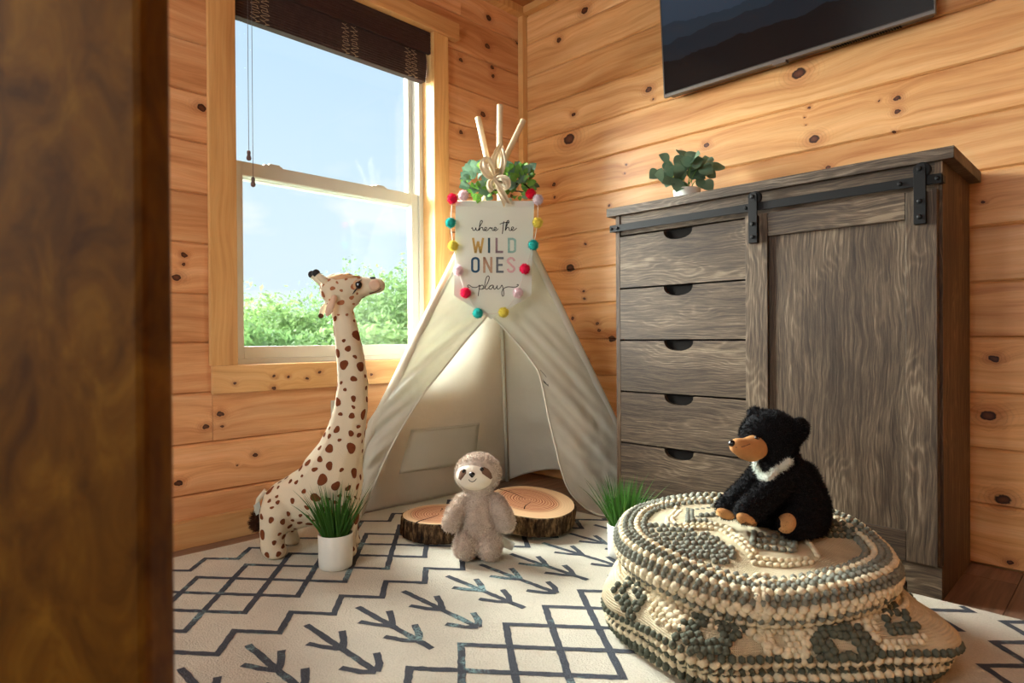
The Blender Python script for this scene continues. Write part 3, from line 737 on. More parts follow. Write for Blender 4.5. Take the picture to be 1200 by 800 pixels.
for yy in (-1.36, -1.325, -1.0, -.96, -.70, -.668):
    pts = []
    for i in range(40):
        t = i/39; pts.append(Vector((-.006+.004*math.sin(i*2.1), yy+.014*math.sin(i*1.15)+.006*math.sin(i*2.7), zb0-.004+(zv-zb0+.0)*t)))
    MB().tube(catmull(pts, 3), .0009, 5).build('lacing_cord', M['cord'], bl)
for u, yb in ((291, 177), (296, 208)):
    p0 = hit(u-1, -20, 0, .006); p1 = hit(u, yb, 0, .006)
    p0.y = p1.y; p0.z = OZ1-.01; p0.x = p1.x = .010
    MB().tube([p0, p1], .0011, 6).build('pull_cord', M['cord2'], bl)
    MB().lathe(p1-Vector((0, 0, .034)), [(.003, 0), (.0075, .003), (.0085, .010), (.0055, .019), (.0065, .026), (.006, .033), (.002, .036)], 14).build('tassel', M['tassel'], bl, True)

# ------------------------------------------------------------------ wall plate behind the giraffe
pl = hit(391, 486, 0, 0); op = thing('wall_outlet', 'small beige outlet plate on the pine wall behind the giraffe neck', 'outlet', (0.001, pl.y+.03, pl.z))
MB().bx(.001, .007, pl.y-.013, pl.y+.06, pl.z-.057, pl.z+.057, .002).build('plate', M['vinyl'], op)
for dz in (-.02, .02): MB().bx(.007, .009, pl.y+.008, pl.y+.040, pl.z+dz-.013, pl.z+dz+.013, .001).build('socket', M['vinyl'], op)

# ------------------------------------------------------------------ foreground post
def postmat():
    m, nt, b = newmat('dark_stained_timber', .6, .12); co = objco(nt); sp = add(nt, 'ShaderNodeSeparateXYZ'); lk(nt, co, sp.inputs[0])
    f = noise_(nt, comb(nt, math_(nt, 'MULTIPLY', sp.outputs[0], 9), math_(nt, 'MULTIPLY', sp.outputs[1], 9), math_(nt, 'MULTIPLY', sp.outputs[2], 5)), 3, 5, .6, .8)
    lk(nt, ramp(nt, f, [(.3, S(66, 37, 4)), (.55, S(98, 62, 10)), (.75, S(126, 86, 22))]), b.inputs['Base Color']); return m
pd = .46; pe = at(187, 400, pd); Rp = Matrix((rt0, Vector((0, 0, 1)).cross(rt0), Vector((0, 0, 1)))).transposed()
pc = Vector((pe.x, pe.y, 0))-rt0*.15
post = thing('timber_post', 'out of focus dark stained wooden post in the left foreground', 'post', (pc.x, pc.y, 0))
MB().box((pc.x, pc.y, 1.1)+Vector((0, 0, 0)) if False else Vector((pc.x, pc.y, 1.1)), (.15, .02, 1.1), Rp, .006).build('board', postmat(), post)
MB().box(Vector((pc.x, pc.y, .02))-Rp@Vector((0.004, 0, 0)), (.152, .024, .02), Rp, .004).build('base_block', M['trim_v'], post)

# ------------------------------------------------------------------ teepee
A = at(582, 208, 2.62)
FL_, FR_, FB_ = Vector((.052, -1.13, 0)), Vector((.80, -.075, 0)), Vector((.075, -.20, 0))
tp = thing('play_teepee', 'white canvas play teepee with open flaps in the corner', 'teepee', (.35, -.5, 0))
for f, topuv in ((FL_, (614, 140)), (FR_, (560, 137)), (FB_, (586, 122))):
    dA = (A-CAM).dot(FW)
    d = (A-f).normalized(); tl = at(topuv[0], topuv[1], dA-.02-(.10 if f is FB_ else 0))
    off = {id(FL_): Vector((.012, -.012, 0)), id(FR_): Vector((-.012, -.02, 0)), id(FB_): Vector((0, .016, 0))}[id(f)]
    MB().tube([f+Vector((0, 0, .001)), f.lerp(A, .5)+off*.5, A+off, tl-(tl-(A+off)).normalized()*.004, tl], [.0125, .0125, .0125, .0125, .009], 14).build('pole', M['pole'], tp, True)
nzv = lambda p, s, a: noise.noise(Vector(p)*s)*a
def tri_panel(name, F0, F1, tmax, nr, nc, disp, m=M['canvas']):
    G = []
    for i in range(nr):
        t = tmax*i/(nr-1)
        row = []
        for j in range(nc):
            s = j/(nc-1); p = F0.lerp(F1, s).lerp(A, t); row.append(p+disp(s, t, p))
        G.append(row)
    return solidify(MB().grid(G).build(name, m, tp, True), .0012)
def dBL(s, t, p):
    nrm = Vector((1, .1, .15)).normalized(); e = math.sin(math.pi*s)
    return nrm*(e*(.07*(1-t)**2-.015*math.sin(math.pi*t))+nzv(p, 6, .006)*e) + Vector((0, 0, .002 if t == 0 else 0))
def dBR(s, t, p):
    nrm = Vector((0, -1, .15)).normalized(); e = math.sin(math.pi*s)
    lift = Vector((0, 0, .085*math.sin(math.pi*min(1, s*1.15))*(1-t)**6)) if True else 0
    wr = .006*math.sin(24*t+8*s+3*nzv(p, 4, 1))*e
    return nrm*(e*(-.02*math.sin(math.pi*t))+wr+(nzv(p, 7, .014)+nzv(p, 22, .006))*e)+lift+Vector((0, 0, .002 if t == 0 else 0))
tri_panel('canvas_panel', FL_, FB_, .93, 70, 60, dBL)
tri_panel('canvas_panel', FB_, FR_, .93, 70, 60, dBR)
# seam down the back pole
MB().tube([FB_.lerp(A, t)+Vector((.012, -.012, 0)) for t in (.0, .3, .6, .93)], .008, 8).build('pole_sleeve', M['canvas2'], tp, True)
for f in (FL_, FR_): MB().tube([f.lerp(A, t)+Vector((.004, -.004, 0)) for t in (.02, .25, .5, .75, .93)], .0175, 12).build('pole_sleeve', M['canvas'], tp, True)
# front flaps
def pole_at_y(f, y):
    lo_, hi_ = 0., 1.
    for _ in range(40):
        m_ = (lo_+hi_)/2; q = f.lerp(A, m_)-CAM; yy = 400-FPX*q.dot(UP)/q.dot(FW)
        if yy > y: lo_ = m_
        else: hi_ = m_
    q = f.lerp(A, lo_); return q
def px(p):
    q = Vector(p)-CAM; d = q.dot(FW); return 600+FPX*q.dot(RT)/d, 400-FPX*q.dot(UP)/d, d
# rows down the front: (outer u,v) follows the pole then hangs; (inner u,v,depth)
def outerL(y):
    p = pole_at_y(FL_, min(y, 466)); u, v, d = px(p)
    if y <= 466: return u-3, y, d-.012
    k = (y-466)/(607-466)
    uu, = interp([(0, u-3), (.2, 431), (.5, 427), (1, 422)], k); return uu, y, d-.012+(2.36-d)*k*.8
rowsL = []
innerL = [(236, 577, 2.56), (300, 575, 2.555), (371, 571, 2.53), (400, 546, 2.52), (430, 522, 2.50), (460, 498, 2.47), (500, 472, 2.44), (540, 451, 2.41), (580, 434, 2.38), (604, 425, 2.355)]
def zclamp(p):
    if p.z < .0115: p.z = .0115
    return p
G = []
NR, NC = 110, 52
for i in range(NR):
    y = 236+(604-236)*i/(NR-1); ui, di = interp(innerL, y); uo, yo, do = outerL(y+ (3 if y > 500 else 0)*((y-500)/104 if y > 500 else 0))
    row = []
    for j in range(NC):
        s = j/(NC-1); u = uo+(ui-uo)*s; d = do+(di-do)*s
        e = math.sin(math.pi*min(1, s*.9+.05))
        # pleats fanning out from the slit towards the pole
        q = (y-371)*.9+(u-571)*.75
        pl_ = (.012*math.sin(q*.16+1.2*math.sin(u*.03))+.007*math.sin(q*.37+2+.8*math.sin(v_*.05 if False else y*.05)))*e*max(0, min(1, (y-340)/60))
        p = at(u, yo+(y-yo)*s, d); p = p-FW*(pl_+.02*math.sin(math.pi*s)*min(1, max(0, (y-300)/200)))+FW*(nzv(p, 9, .012)+nzv(p, 28, .004))*e
        row.append(zclamp(p))
    G.append(row)
solidify(MB().grid(G).build('flap', M['canvas'], tp, True), .0014)
def outerR(y):
    p = pole_at_y(FR_, y); u, v, d = px(p); return u+2, y, d-.012
innerR = [(236, 577, 2.56), (300, 578, 2.555), (373, 579, 2.53), (400, 604, 2.51), (425, 624, 2.49), (442, 633, 2.48), (480, 641, 2.46), (520, 650, 2.43), (552, 658, 2.41), (575, 667, 2.40), (592, 682, 2.39), (603, 700, 2.37), (610, 716, 2.355)]
outR = [(236, 236), (590, 588), (610, 590)]
G = []; NR = 116
for i in range(NR):
    y = 236+(610-236)*i/(NR-1); ui, di = interp(innerR, y); yo, = interp([(236, 236), (560, 566), (585, 584), (610, 590)], y); uo, _, do = outerR(yo)
    row = []
    for j in range(NC):
        s = j/(NC-1); u = uo+(ui-uo)*s; v_ = yo+(y-yo)*s; d = do+(di-do)*s
        e = math.sin(math.pi*min(1, s*.92+.04)); q = (v_-378)*.75-(u-583)*.8
        pl_ = (.011*math.sin(q*.17+1.5*math.sin(u*.05))+.006*math.sin(q*.43+1))*e*max(0, min(1, (v_-350)/50))*max(.35, 1-max(0, (v_-470)/200))
        p = at(u, v_, d); p = p-FW*(pl_+.03*math.sin(math.pi*s)*min(1, max(0, (v_-320)/200)))+FW*(nzv(p, 9, .012)+nzv(p, 26, .010)*max(0, min(1, (v_-420)/100)))*e
        row.append(zclamp(p))
    G.append(row)
fr = solidify(MB().grid(G).build('flap', M['canvas'], tp, True), .0014)
# hemmed edges of the flaps
def hem(inner, skip=372):
    pts = [at(u, y, d-.004) for y, u, d in inner if y >= skip]
    for p in pts: zclamp(p); p.z += .002
    return MB().tube(catmull(pts, 5), .0042, 7).build('hem', M['canvas2'], tp, True)
hem(innerL, 371); hem(innerR, 373)
# pocket on the inside of the left panel
nBL = (FB_-FL_).cross(A-FL_).normalized()
if nBL.dot(FW) > 0: nBL = -nBL
bq = BVHTree.FromPolygons(*(lambda o: ([v.co+org(tp) for v in o.data.vertices], [tuple(p.vertices) for p in o.data.polygons]))([c for c in tp.children if c.name.startswith('canvas_panel')][0]))
corn = [(467, 555), (556, 542), (561, 496), (481, 504)]
G = []
for i in range(12):
    row = []
    for j in range(16):
        s, t = j/15, i/11; a = Vector(corn[0]+(0,)).lerp(Vector(corn[1]+(0,)), s); b = Vector(corn[3]+(0,)).lerp(Vector(corn[2]+(0,)), s); q = a.lerp(b, t)
        h = on(bq, q.x, q.y, .004); p = h[0]+h[1]*(.010*math.sin(math.pi*s)*t+nzv(h[0], 14, .005)*math.sin(math.pi*s))
        row.append(p)
    G.append(row)
pk = solidify(MB().grid(G).build('pocket', M['canvas2'], tp, True), .0014)
MB().tube(G[-1], .003, 6).build('pocket_hem', M['canvas'], pk, True)
# small open vent in the right flap
bf = bvh_of([fr])
vp = [on(bf, u, v, .0016)[0] for u, v in ((633, 433), (640, 441), (643, 453), (637, 448))]
meshobj('vent_opening', vp, [(0, 1, 2, 3)], plain('vent_mesh', S(104, 104, 98), .9, .1), tp)

# ------------------------------------------------------------------ banner with lettering
DBN = 2.485
bn = thing('banner', 'white hanging pennant banner with coloured lettering on the teepee front', 'banner', at(575, 373, DBN))
bp = [(534, 236), (626, 236), (622.5, 346), (575.5, 374), (532, 346)]
bpw = [at(u, v, DBN) for u, v in bp]
MB().prism(bpw, -FW*.001, FW*.001).build('cloth', M['banner'], bn)
MB().tube([at(531, 236.5, DBN+.004), at(629, 236.5, DBN+.004)], .005, 10).build('dowel', M['pole'], bn, True)
MB().prism([at(u, v, DBN-.0016) for u, v in ((534, 235.5), (626, 235.5), (625.8, 242.5), (533.8, 242.5))], -FW*.0008, FW*.0008).build('top_hem', M['banner'], bn)
def flat_stroke(mb, pts, wd, closed=False, d=DBN-.0022):
    """flat printed line through photo-space points (zoom coords already converted)"""
    Q = [Vector((p[0], p[1], 0)) for p in pts]; L = []; R_ = []
    n = len(Q)
    for i, p in enumerate(Q):
        a = Q[(i-1) % n] if (i or closed) else p; b = Q[(i+1) % n] if (i < n-1 or closed) else p
        t = (b-a).normalized(); nn = Vector((-t.y, t.x, 0)); L.append(p+nn*wd/2); R_.append(p-nn*wd/2)
    if closed: L.append(L[0]); R_.append(R_[0])
    mb.grid([[at(p.x, p.y, d) for p in L], [at(p.x, p.y, d) for p in R_]]); return mb
zx = lambda x, y: (480+x/5, 220+y/5)
def script(name, strokes, wd=.85):
    mb = MB()
    for s in strokes:
        c = catmull([Vector(zx(*p)+(0,)) for p in s], 7); flat_stroke(mb, c, wd)
    mb.build(name, M['ink'], bn)
M['ink'] = plain('black_ink', S(40, 40, 42), .8, .1)
script('script_word', [[(362, 238), (368, 234), (371, 246), (378, 250), (385, 243), (388, 234), (391, 247), (399, 250), (406, 240), (414, 222), (424, 205), (427, 196), (421, 191), (414, 200), (410, 222), (407, 250), (414, 237), (424, 231), (429, 238), (431, 248), (438, 250), (448, 243), (452, 235), (445, 231), (439, 240), (445, 251), (458, 248), (468, 236), (473, 232), (475, 238), (484, 234), (484, 245), (490, 250), (500, 244), (508, 236), (501, 231), (494, 240), (500, 251), (510, 248), (519, 239)],
                       [(552, 196), (549, 220), (546, 250), (543, 270)], [(528, 213), (545, 206), (565, 203), (586, 205)],
                       [(560, 250), (566, 228), (576, 208), (582, 196), (576, 191), (568, 203), (564, 225), (561, 250), (569, 236), (578, 231), (583, 238), (584, 248), (591, 250), (602, 243), (610, 234), (602, 229), (596, 240), (602, 250), (614, 247), (628, 236)]])
script('script_word', [[(352, 584), (342, 580), (340, 572), (350, 570), (364, 580), (385, 584), (402, 578), (410, 570), (408, 590), (404, 615), (402, 634)],
                       [(408, 584), (415, 574), (427, 570), (433, 580), (426, 592), (414, 594), (408, 588)],
                       [(424, 593), (438, 588), (450, 570), (462, 545), (467, 525), (460, 516), (450, 526), (443, 552), (440, 580), (448, 594), (460, 590), (468, 580), (482, 570), (490, 574), (480, 592), (468, 592), (466, 582), (476, 572), (490, 572), (492, 588), (500, 593), (509, 582), (514, 572), (512, 588), (520, 593), (532, 584), (541, 570), (548, 590), (553, 620), (549, 634), (542, 630), (541, 608), (552, 590), (575, 580), (605, 582), (625, 580), (636, 572), (634, 566), (628, 568)]])
def letter(ch, x0, x1, y0, y1, col):
    t = 13; mb = MB(); a, b = x0+t/2, x1-t/2; c, e = y0+t/2, y1-t/2; m_ = (c+e)/2
    arc = lambda cx, cy, rx, ry, p0, p1, n=12: [(cx+rx*math.cos(p0+(p1-p0)*i/n), cy+ry*math.sin(p0+(p1-p0)*i/n)) for i in range(n+1)]
    H = math.pi/2
    seg = {'W': [[(a, y0), (a+(b-a)*.25, y1)], [(a+(b-a)*.25, y1), ((a+b)/2, y0+20)], [((a+b)/2, y0+20), (a+(b-a)*.75, y1)], [(a+(b-a)*.75, y1), (b, y0)]],
           'I': [[((x0+x1)/2, y0), ((x0+x1)/2, y1)]], 'L': [[(a, y0), (a, y1)], [(x0, e), (x1, e)]],
           'D': [[(a, y0), (a, y1)], [(x0, c), ((a+b)/2, c)]+arc((a+b)/2, c+12, (b-a)/2, 12, -H, 0)+arc((a+b)/2, e-12, (b-a)/2, 12, 0, H)+[(x0, e)]],
           'O': None, 'N': [[(a, y0), (a, y1)], [(a, y0+4), (b, y1-4)], [(b, y0), (b, y1)]],
           'E': [[(a, y0), (a, y1)], [(x0, c), (x1, c)], [(x0, m_), (x1-6, m_)], [(x0, e), (x1, e)]],
           'S': [arc((a+b)/2, c+18, (b-a)/2, 18, 0, -math.pi)+[(a, c+22), (b, e-22)]+arc((a+b)/2, e-18, (b-a)/2, 18, 0, math.pi)]}[ch]
    if ch == 'O':
        pts = arc((a+b)/2, c+16, (b-a)/2, 16, -math.pi, 0)+arc((a+b)/2, e-16, (b-a)/2, 16, 0, math.pi)
        flat_stroke(mb, [zx(*p) for p in pts], t/5, True)
    else:
        for s in seg: flat_stroke(mb, [zx(*p) for p in s], t/5)
    mb.build('letter', plain('letter_paint', col, .8, .1, .12, 160), bn)
letter('W', 365, 437, 293, 382, S(196, 164, 98)); letter('I', 457, 474, 293, 382, S(62, 98, 112)); letter('L', 503, 548, 293, 382, S(152, 132, 138)); letter('D', 575, 625, 293, 382, S(152, 190, 182))
letter('O', 360, 411, 405, 498, S(56, 88, 116)); letter('N', 431, 485, 405, 498, S(186, 154, 130)); letter('E', 507, 551, 405, 498, S(112, 120, 126)); letter('S', 569, 620, 405, 498, S(212, 176, 178))

# ------------------------------------------------------------------ pompom garland
PC = {'r': S(222, 40, 82), 'p': S(232, 206, 212), 't': S(52, 172, 164), 'y': S(220, 204, 92), 'l': S(214, 196, 204), 'd': S(206, 28, 52)}
for k_, c_ in PC.items(): M['pom_'+k_] = plain('wool_'+k_, c_, .95, .05, .1, 60)
gl = thing('pompom_garland', 'string of felt pompoms in pink, teal and yellow draped over the banner', 'garland', at(575, 368, 2.46))
pom = [(622, 227, 'd', 0.02), (630.5, 234, 'l', 0), (630, 261, 'y', 0), (625, 287, 't', 0), (615, 315, 'r', 0), (607, 343, 'p', 0), (590, 366, 'y', 0), (560, 367, 't', 0), (545.6, 343, 'r', 0), (537, 317, 'p', 0), (531, 288, 'y', 0), (528, 261, 't', 0), (530, 233, 'r', 0), (543, 229, 'p', 0.02)]
cen_ = [at(u, v, 2.455+q) for u, v, c, q in pom]
sag = []
for a, b in zip(cen_[:-1], cen_[1:]): sag += [a.lerp(b, i/4)-Vector((0, 0, .004*math.sin(math.pi*i/4))) for i in range(4)]
M['string'] = plain('white_string', S(226, 222, 212), .8, .1)
MB().tube(sag+[cen_[-1]], .0013, 6).build('string', M['string'], gl)
for c, (u, v, k_, q) in zip(cen_, pom):
    mb = MB(); r = .0205
    mb.sphere(c, r*.9, None, 3); base = len(mb.v)
    rr = np.random.default_rng(int(u)); D = rr.normal(size=(900, 3)); D /= np.linalg.norm(D, axis=1)[:, None]
    for d in D:
        d = Vector(d); a = d.orthogonal().normalized(); a = Matrix.Rotation(rr.random()*6, 3, d)@a; k0 = len(mb.v)
        mb.v += [c+d*r*.86+a*.0011, c+d*r*.86-a*.0011, c+(d+Vector(rr.normal(size=3))*.10)*r*(1.0+.10*rr.random())]; mb.f.append((k0, k0+1, k0+2))
    mb.build('pompom', M['pom_'+k_], gl)

# ------------------------------------------------------------------ greenery and bow
def leafmesh(name, ln, wd, m, cup=.15, n=7):
    V = [Vector((0, 0, 0))]; F = []; L = []
    for i in range(1, n):
        t = i/n; w_ = wd*math.sin(math.pi*t**.85)**.8; b = cup*ln*math.sin(math.pi*t*.8)
        L.append(len(V)); V += [Vector((-w_, ln*t, b+.25*w_)), Vector((0, ln*t, b)), Vector((w_, ln*t, b+.25*w_))]
    tip = len(V); V.append(Vector((0, ln, cup*ln*.3)))
    a = L[0]; F += [(0, a+1, a), (0, a+2, a+1)]
    for p, q in zip(L[:-1], L[1:]): F += [(p, p+1, q+1, q), (p+1, p+2, q+2, q+1)]
    a = L[-1]; F += [(a, a+1, tip), (a+1, a+2, tip)]
    me = bpy.data.meshes.new(name); me.from_pydata([tuple(v) for v in V], [], F); me.materials.append(m)
    me.polygons.foreach_set('use_smooth', [True]*len(F)); return me
LEAF = {'e': leafmesh('round_leaf', .036, .016, M['euca']), 'i': leafmesh('small_leaf', .026, .010, M['ivy']), 'E': leafmesh('leaf', .05, .0235, M['euca'], .1)}
def place_leaf(kind, p, d, nrm, s, parent):
    o = bpy.data.objects.new('leaf', LEAF[kind]); y = d.normalized(); z = (nrm-y*nrm.dot(y)).normalized(); x = y.cross(z)
    R3 = Matrix((x, y, z)).transposed()
    o.matrix_basis = Matrix.Translation(p-org(parent))@(R3*s).to_4x4(); link(o, parent); return o
gn = thing('greenery_wreath', 'leafy green garland tied around the top of the teepee poles', 'garland', at(583, 232, 2.58))
rr = random.Random(5)
pts = [at(583+u, 222+v, 2.60+d) for u, v, d in ((-38, 6, 0), (-26, -6, -.05), (-8, 0, -.09), (10, 0, -.09), (28, -8, -.05), (40, 4, 0), (24, 2, .09), (0, 2, .11), (-24, 2, .09), (-38, 6, 0))]
MB().tube(catmull(pts, 4), .003, 6).build('stem', M['soil'], gn)
for (cu, cv, ru, rv, n, kinds) in ((558, 212, 13, 15, 46, 'eeeei'), (608, 213, 16, 17, 80, 'iiiie'), (606, 206, 13, 9, 16, 'e'), (583, 222, 16, 9, 22, 'ei'), (564, 226, 11, 7, 24, 'i')):
    for i in range(n):
        a = rr.random()*6.283; q = math.sqrt(rr.random()); dz = rr.uniform(-.09, .03)
        p = at(cu+math.cos(a)*ru*q, cv+math.sin(a)*rv*q, 2.58+dz)
        d = (RT*math.cos(a)-UP*math.sin(a)*1.0-FW*rr.uniform(.1, .9)+UP*.25)
        place_leaf(rr.choice(kinds.replace(' ', '')), p, d, -FW+UP*rr.uniform(-.2, .8)+RT*rr.uniform(-.5, .5), rr.uniform(.85, 1.35), gn)
bw = thing('ribbon_bow', 'beige burlap ribbon bow tied around the teepee poles', 'bow', at(581, 212, 2.47))
def ribbon(name, pts, wds, par=bw, m=M['ribbon'], twist=0, fold=.0035, end=0):
    """soft flat ribbon with lengthwise creases"""
    c = catmull([at(*p) for p in pts], 7); n = len(c); rows = [[] for _ in range(9)]
    for i, p in enumerate(c):
        t = (c[min(i+1, n-1)]-c[max(i-1, 0)]).normalized(); w_, = interp([(j/(len(wds)-1), x) for j, x in enumerate(wds)], i/(n-1))
        s = t.cross(-FW).normalized(); s = Matrix.Rotation(twist*i/n+.2*math.sin(i*.6), 3, t)@s; nn = t.cross(s)
        for k in range(9):
            q = k/4-1; rows[k].append(p+s*w_*q+nn*fold*math.sin(q*5+i*.25)*(w_/.014)+(t*(abs(q)*end) if i == n-1 else Vector()))
    o = MB().grid(rows).build(name, m, par, False); return solidify(o, .0008)
ribbon('bow_loop', [(579, 209, 2.455), (572, 205, 2.43), (567.5, 197, 2.425), (568, 190, 2.44), (572, 188, 2.455), (576, 196, 2.46), (579, 207, 2.462)], [.006, .014, .018, .018, .016, .012, .006], fold=.002)
ribbon('bow_loop', [(580, 210, 2.455), (587, 208, 2.43), (593, 211, 2.425), (594, 217, 2.435), (590, 219, 2.45), (585, 215, 2.46), (580, 210, 2.462)], [.006, .012, .015, .015, .013, .010, .006], fold=.002)
ribbon('ribbon_tail', [(580, 210, 2.45), (584, 217, 2.44), (588, 226, 2.44), (593, 237, 2.45)], [.006, .011, .014, .016], end=.016)
ribbon('ribbon_tail', [(578, 209, 2.455), (574, 214, 2.445), (574, 220, 2.45), (577, 224, 2.455)], [.006, .011, .013, .012])
ribbon('ribbon_wrap', [(574, 206, 2.50), (577, 192, 2.49), (582, 179, 2.50), (588, 168, 2.53)], [.012, .015, .013, .007], twist=.6)
ribbon('ribbon_wrap', [(586, 204, 2.50), (590, 190, 2.50), (589, 178, 2.52), (587, 168, 2.54)], [.012, .013, .009, .003], twist=-.5)
ribbon('ribbon_wrap', [(570, 204, 2.52), (579, 203, 2.475), (590, 200, 2.52)], [.014, .017, .014])
blob('knot', [('e', at(579.7, 209.5, 2.452), (.008, .009, .007), TO_CAM)], M['ribbon'], bw, .002, 2)

# ------------------------------------------------------------------ log slices
def ringmat(name, seed):
    m, nt, b = newmat(name, .6, .2); co = objco(nt); sp = add(nt, 'ShaderNodeSeparateXYZ'); lk(nt, co, sp.inputs[0])
    wv = noise_(nt, co, 9, 3); 
    l = add(nt, 'ShaderNodeVectorMath', operation='LENGTH'); lk(nt, comb(nt, math_(nt, 'ADD', sp.outputs[0], seed), math_(nt, 'MULTIPLY', sp.outputs[1], 1.12), 0), l.inputs[0]); d = l.outputs['Value']
    dd = math_(nt, 'ADD', d, math_(nt, 'MULTIPLY', wv, .03))
    r1 = math_(nt, 'SINE', math_(nt, 'MULTIPLY', dd, 620)); n1 = noise_(nt, comb(nt, math_(nt, 'MULTIPLY', dd, 95), 0, 0), 1, 5, .75)
    f = math_(nt, 'ADD', math_(nt, 'MULTIPLY', r1, .16), n1)
    col = ramp(nt, f, [(.28, S(126, 72, 46)), (.46, S(186, 124, 88)), (.68, S(216, 164, 124))])
    col = mix(nt, mrange(nt, d, .105, .128, 0, .85), col, S(222, 186, 144))
    rl = math_(nt, 'POWER', math_(nt, 'MAXIMUM', math_(nt, 'SINE', math_(nt, 'MULTIPLY', dd, 760)), 0), 5)
    col = mix(nt, math_(nt, 'MULTIPLY', rl, mrange(nt, d, .125, .11, 0, .75)), col, S(112, 58, 36))
    lk(nt, col, b.inputs['Base Color']); return m
def barkmat():
    m, nt, b = newmat('rough_bark', .9, .1); co = objco(nt); sp = add(nt, 'ShaderNodeSeparateXYZ'); lk(nt, co, sp.inputs[0])
    f = noise_(nt, comb(nt, sp.outputs[0], sp.outputs[1], math_(nt, 'MULTIPLY', sp.outputs[2], .35)), 60, 6, .65)
    lk(nt, ramp(nt, f, [(.36, S(34, 26, 20)), (.5, S(78, 58, 40)), (.66, S(142, 114, 80))]), b.inputs['Base Color']); bump(nt, b, noise_(nt, co, 180, 4), .6, .004); return m
M['bark'] = barkmat(); M['crack'] = plain('dark_crack', S(46, 30, 22), .9, .05)
def log(label, c, rx, ry, th, ang, tilt, cracks, seed):
    t = thing('log_slice', label, 'log slice', c, 'tree log slices on the rug')
    R3 = tilt@Matrix.Rotation(ang, 3, 'Z'); n = 120; rn = random.Random(seed)
    rad = []
    for k in range(n):
        a = 2*math.pi*k/n; q = Vector((math.cos(a), math.sin(a), seed))
        rad.append((rx*math.cos(a), ry*math.sin(a), 1+.035*noise.noise(q*1.6)))
    def ringp(s, z, rug_=0):
        out = []
        for k, (x, y, w_) in enumerate(rad):
            a = 2*math.pi*k/n; g = 0
            if rug_: g = rug_*(abs(math.sin(a*27+2*noise.noise(Vector((math.cos(a)*3, math.sin(a)*3, seed)))*2))**.6-.55)*.007+.004*noise.noise(Vector((math.cos(a)*14, math.sin(a)*14, z*22+seed)))
            f_ = w_*s+g/max(rx, ry); out.append(R3@Vector((x*f_, y*f_, z))+Vector(c))
        return out
    top = MB(); ro = [ringp(s, th) for s in (.965, .7, .35)]
    for r_ in ro: top.v += r_
    for i in range(2): top.f += [(i*n+k, i*n+(k+1) % n, (i+1)*n+(k+1) % n, (i+1)*n+k) for k in range(n)]
    top.f.append(tuple(2*n+k for k in range(n)))
    cf = top.build('cut_face', ringmat('log_rings_%d' % seed, .012*seed-.015), t)
    bk = MB(); rows = [ringp(.965, th), ringp(.995, th-.002, .4)]+[ringp(1.0, th*(1-i/9)+.0*i, 1) for i in range(1, 9)]+[ringp(.985, .0015, .3), ringp(.2, .0015)]
    for r_ in rows: bk.v += r_
    for i in range(len(rows)-1): bk.f += [(i*n+k, (i+1)*n+k, (i+1)*n+(k+1) % n, i*n+(k+1) % n) for k in range(n)]
    bk.build('bark', M['bark'], t)
    for a0, r0, r1, wd in cracks:
        mb = MB(); L = []; Rr = []
        for i in range(9):
            q = i/8; rr_ = r0+(r1-r0)*q; aa = a0+.06*math.sin(5*q+seed); p = Vector((rx*math.cos(aa)*rr_, ry*math.sin(aa)*rr_, th+.0008)); nn = Vector((-math.sin(aa), math.cos(aa), 0))*(wd*(.25+.75*q))
            L.append(R3@(p+nn)+Vector(c)); Rr.append(R3@(p-nn)+Vector(c))
        mb.grid([L, Rr]).build('crack', M['crack'], cf)
    return t
a45 = math.radians(45)
ang1 = math.atan2(RT.y, RT.x)
camdir = Vector((FW.x, FW.y, 0)).normalized()
def dirang(u, v):                                          # local angle that shows towards image (right u, away v)
    return math.atan2(v, u)
l1 = at(517, 600, 2.17); L1 = Vector((l1.x, l1.y, RH+.0015))
log('flat log slice with bark left of the sloth toy', L1, .137, .130, .066, ang1, Matrix.Identity(3), [(dirang(-.5, -.86), .12, .99, .004), (dirang(-.1, 1), .2, .5, .0025)], 1)
l2 = at(621, 600, 2.23)
tilt = Matrix.Rotation(math.radians(6.5), 3, camdir.cross(Vector((0, 0, 1))).normalized())@Matrix.Rotation(math.radians(5.0), 3, camdir)
L2 = Vector((l2.x, l2.y, RH+.030))
log('tilted log slice with bark right of the sloth toy', L2, .158, .155, .066, ang1, tilt, [(dirang(-.75, .66), .15, .95, .003), (dirang(-.35, -.93), .05, .55, .0025)], 2)

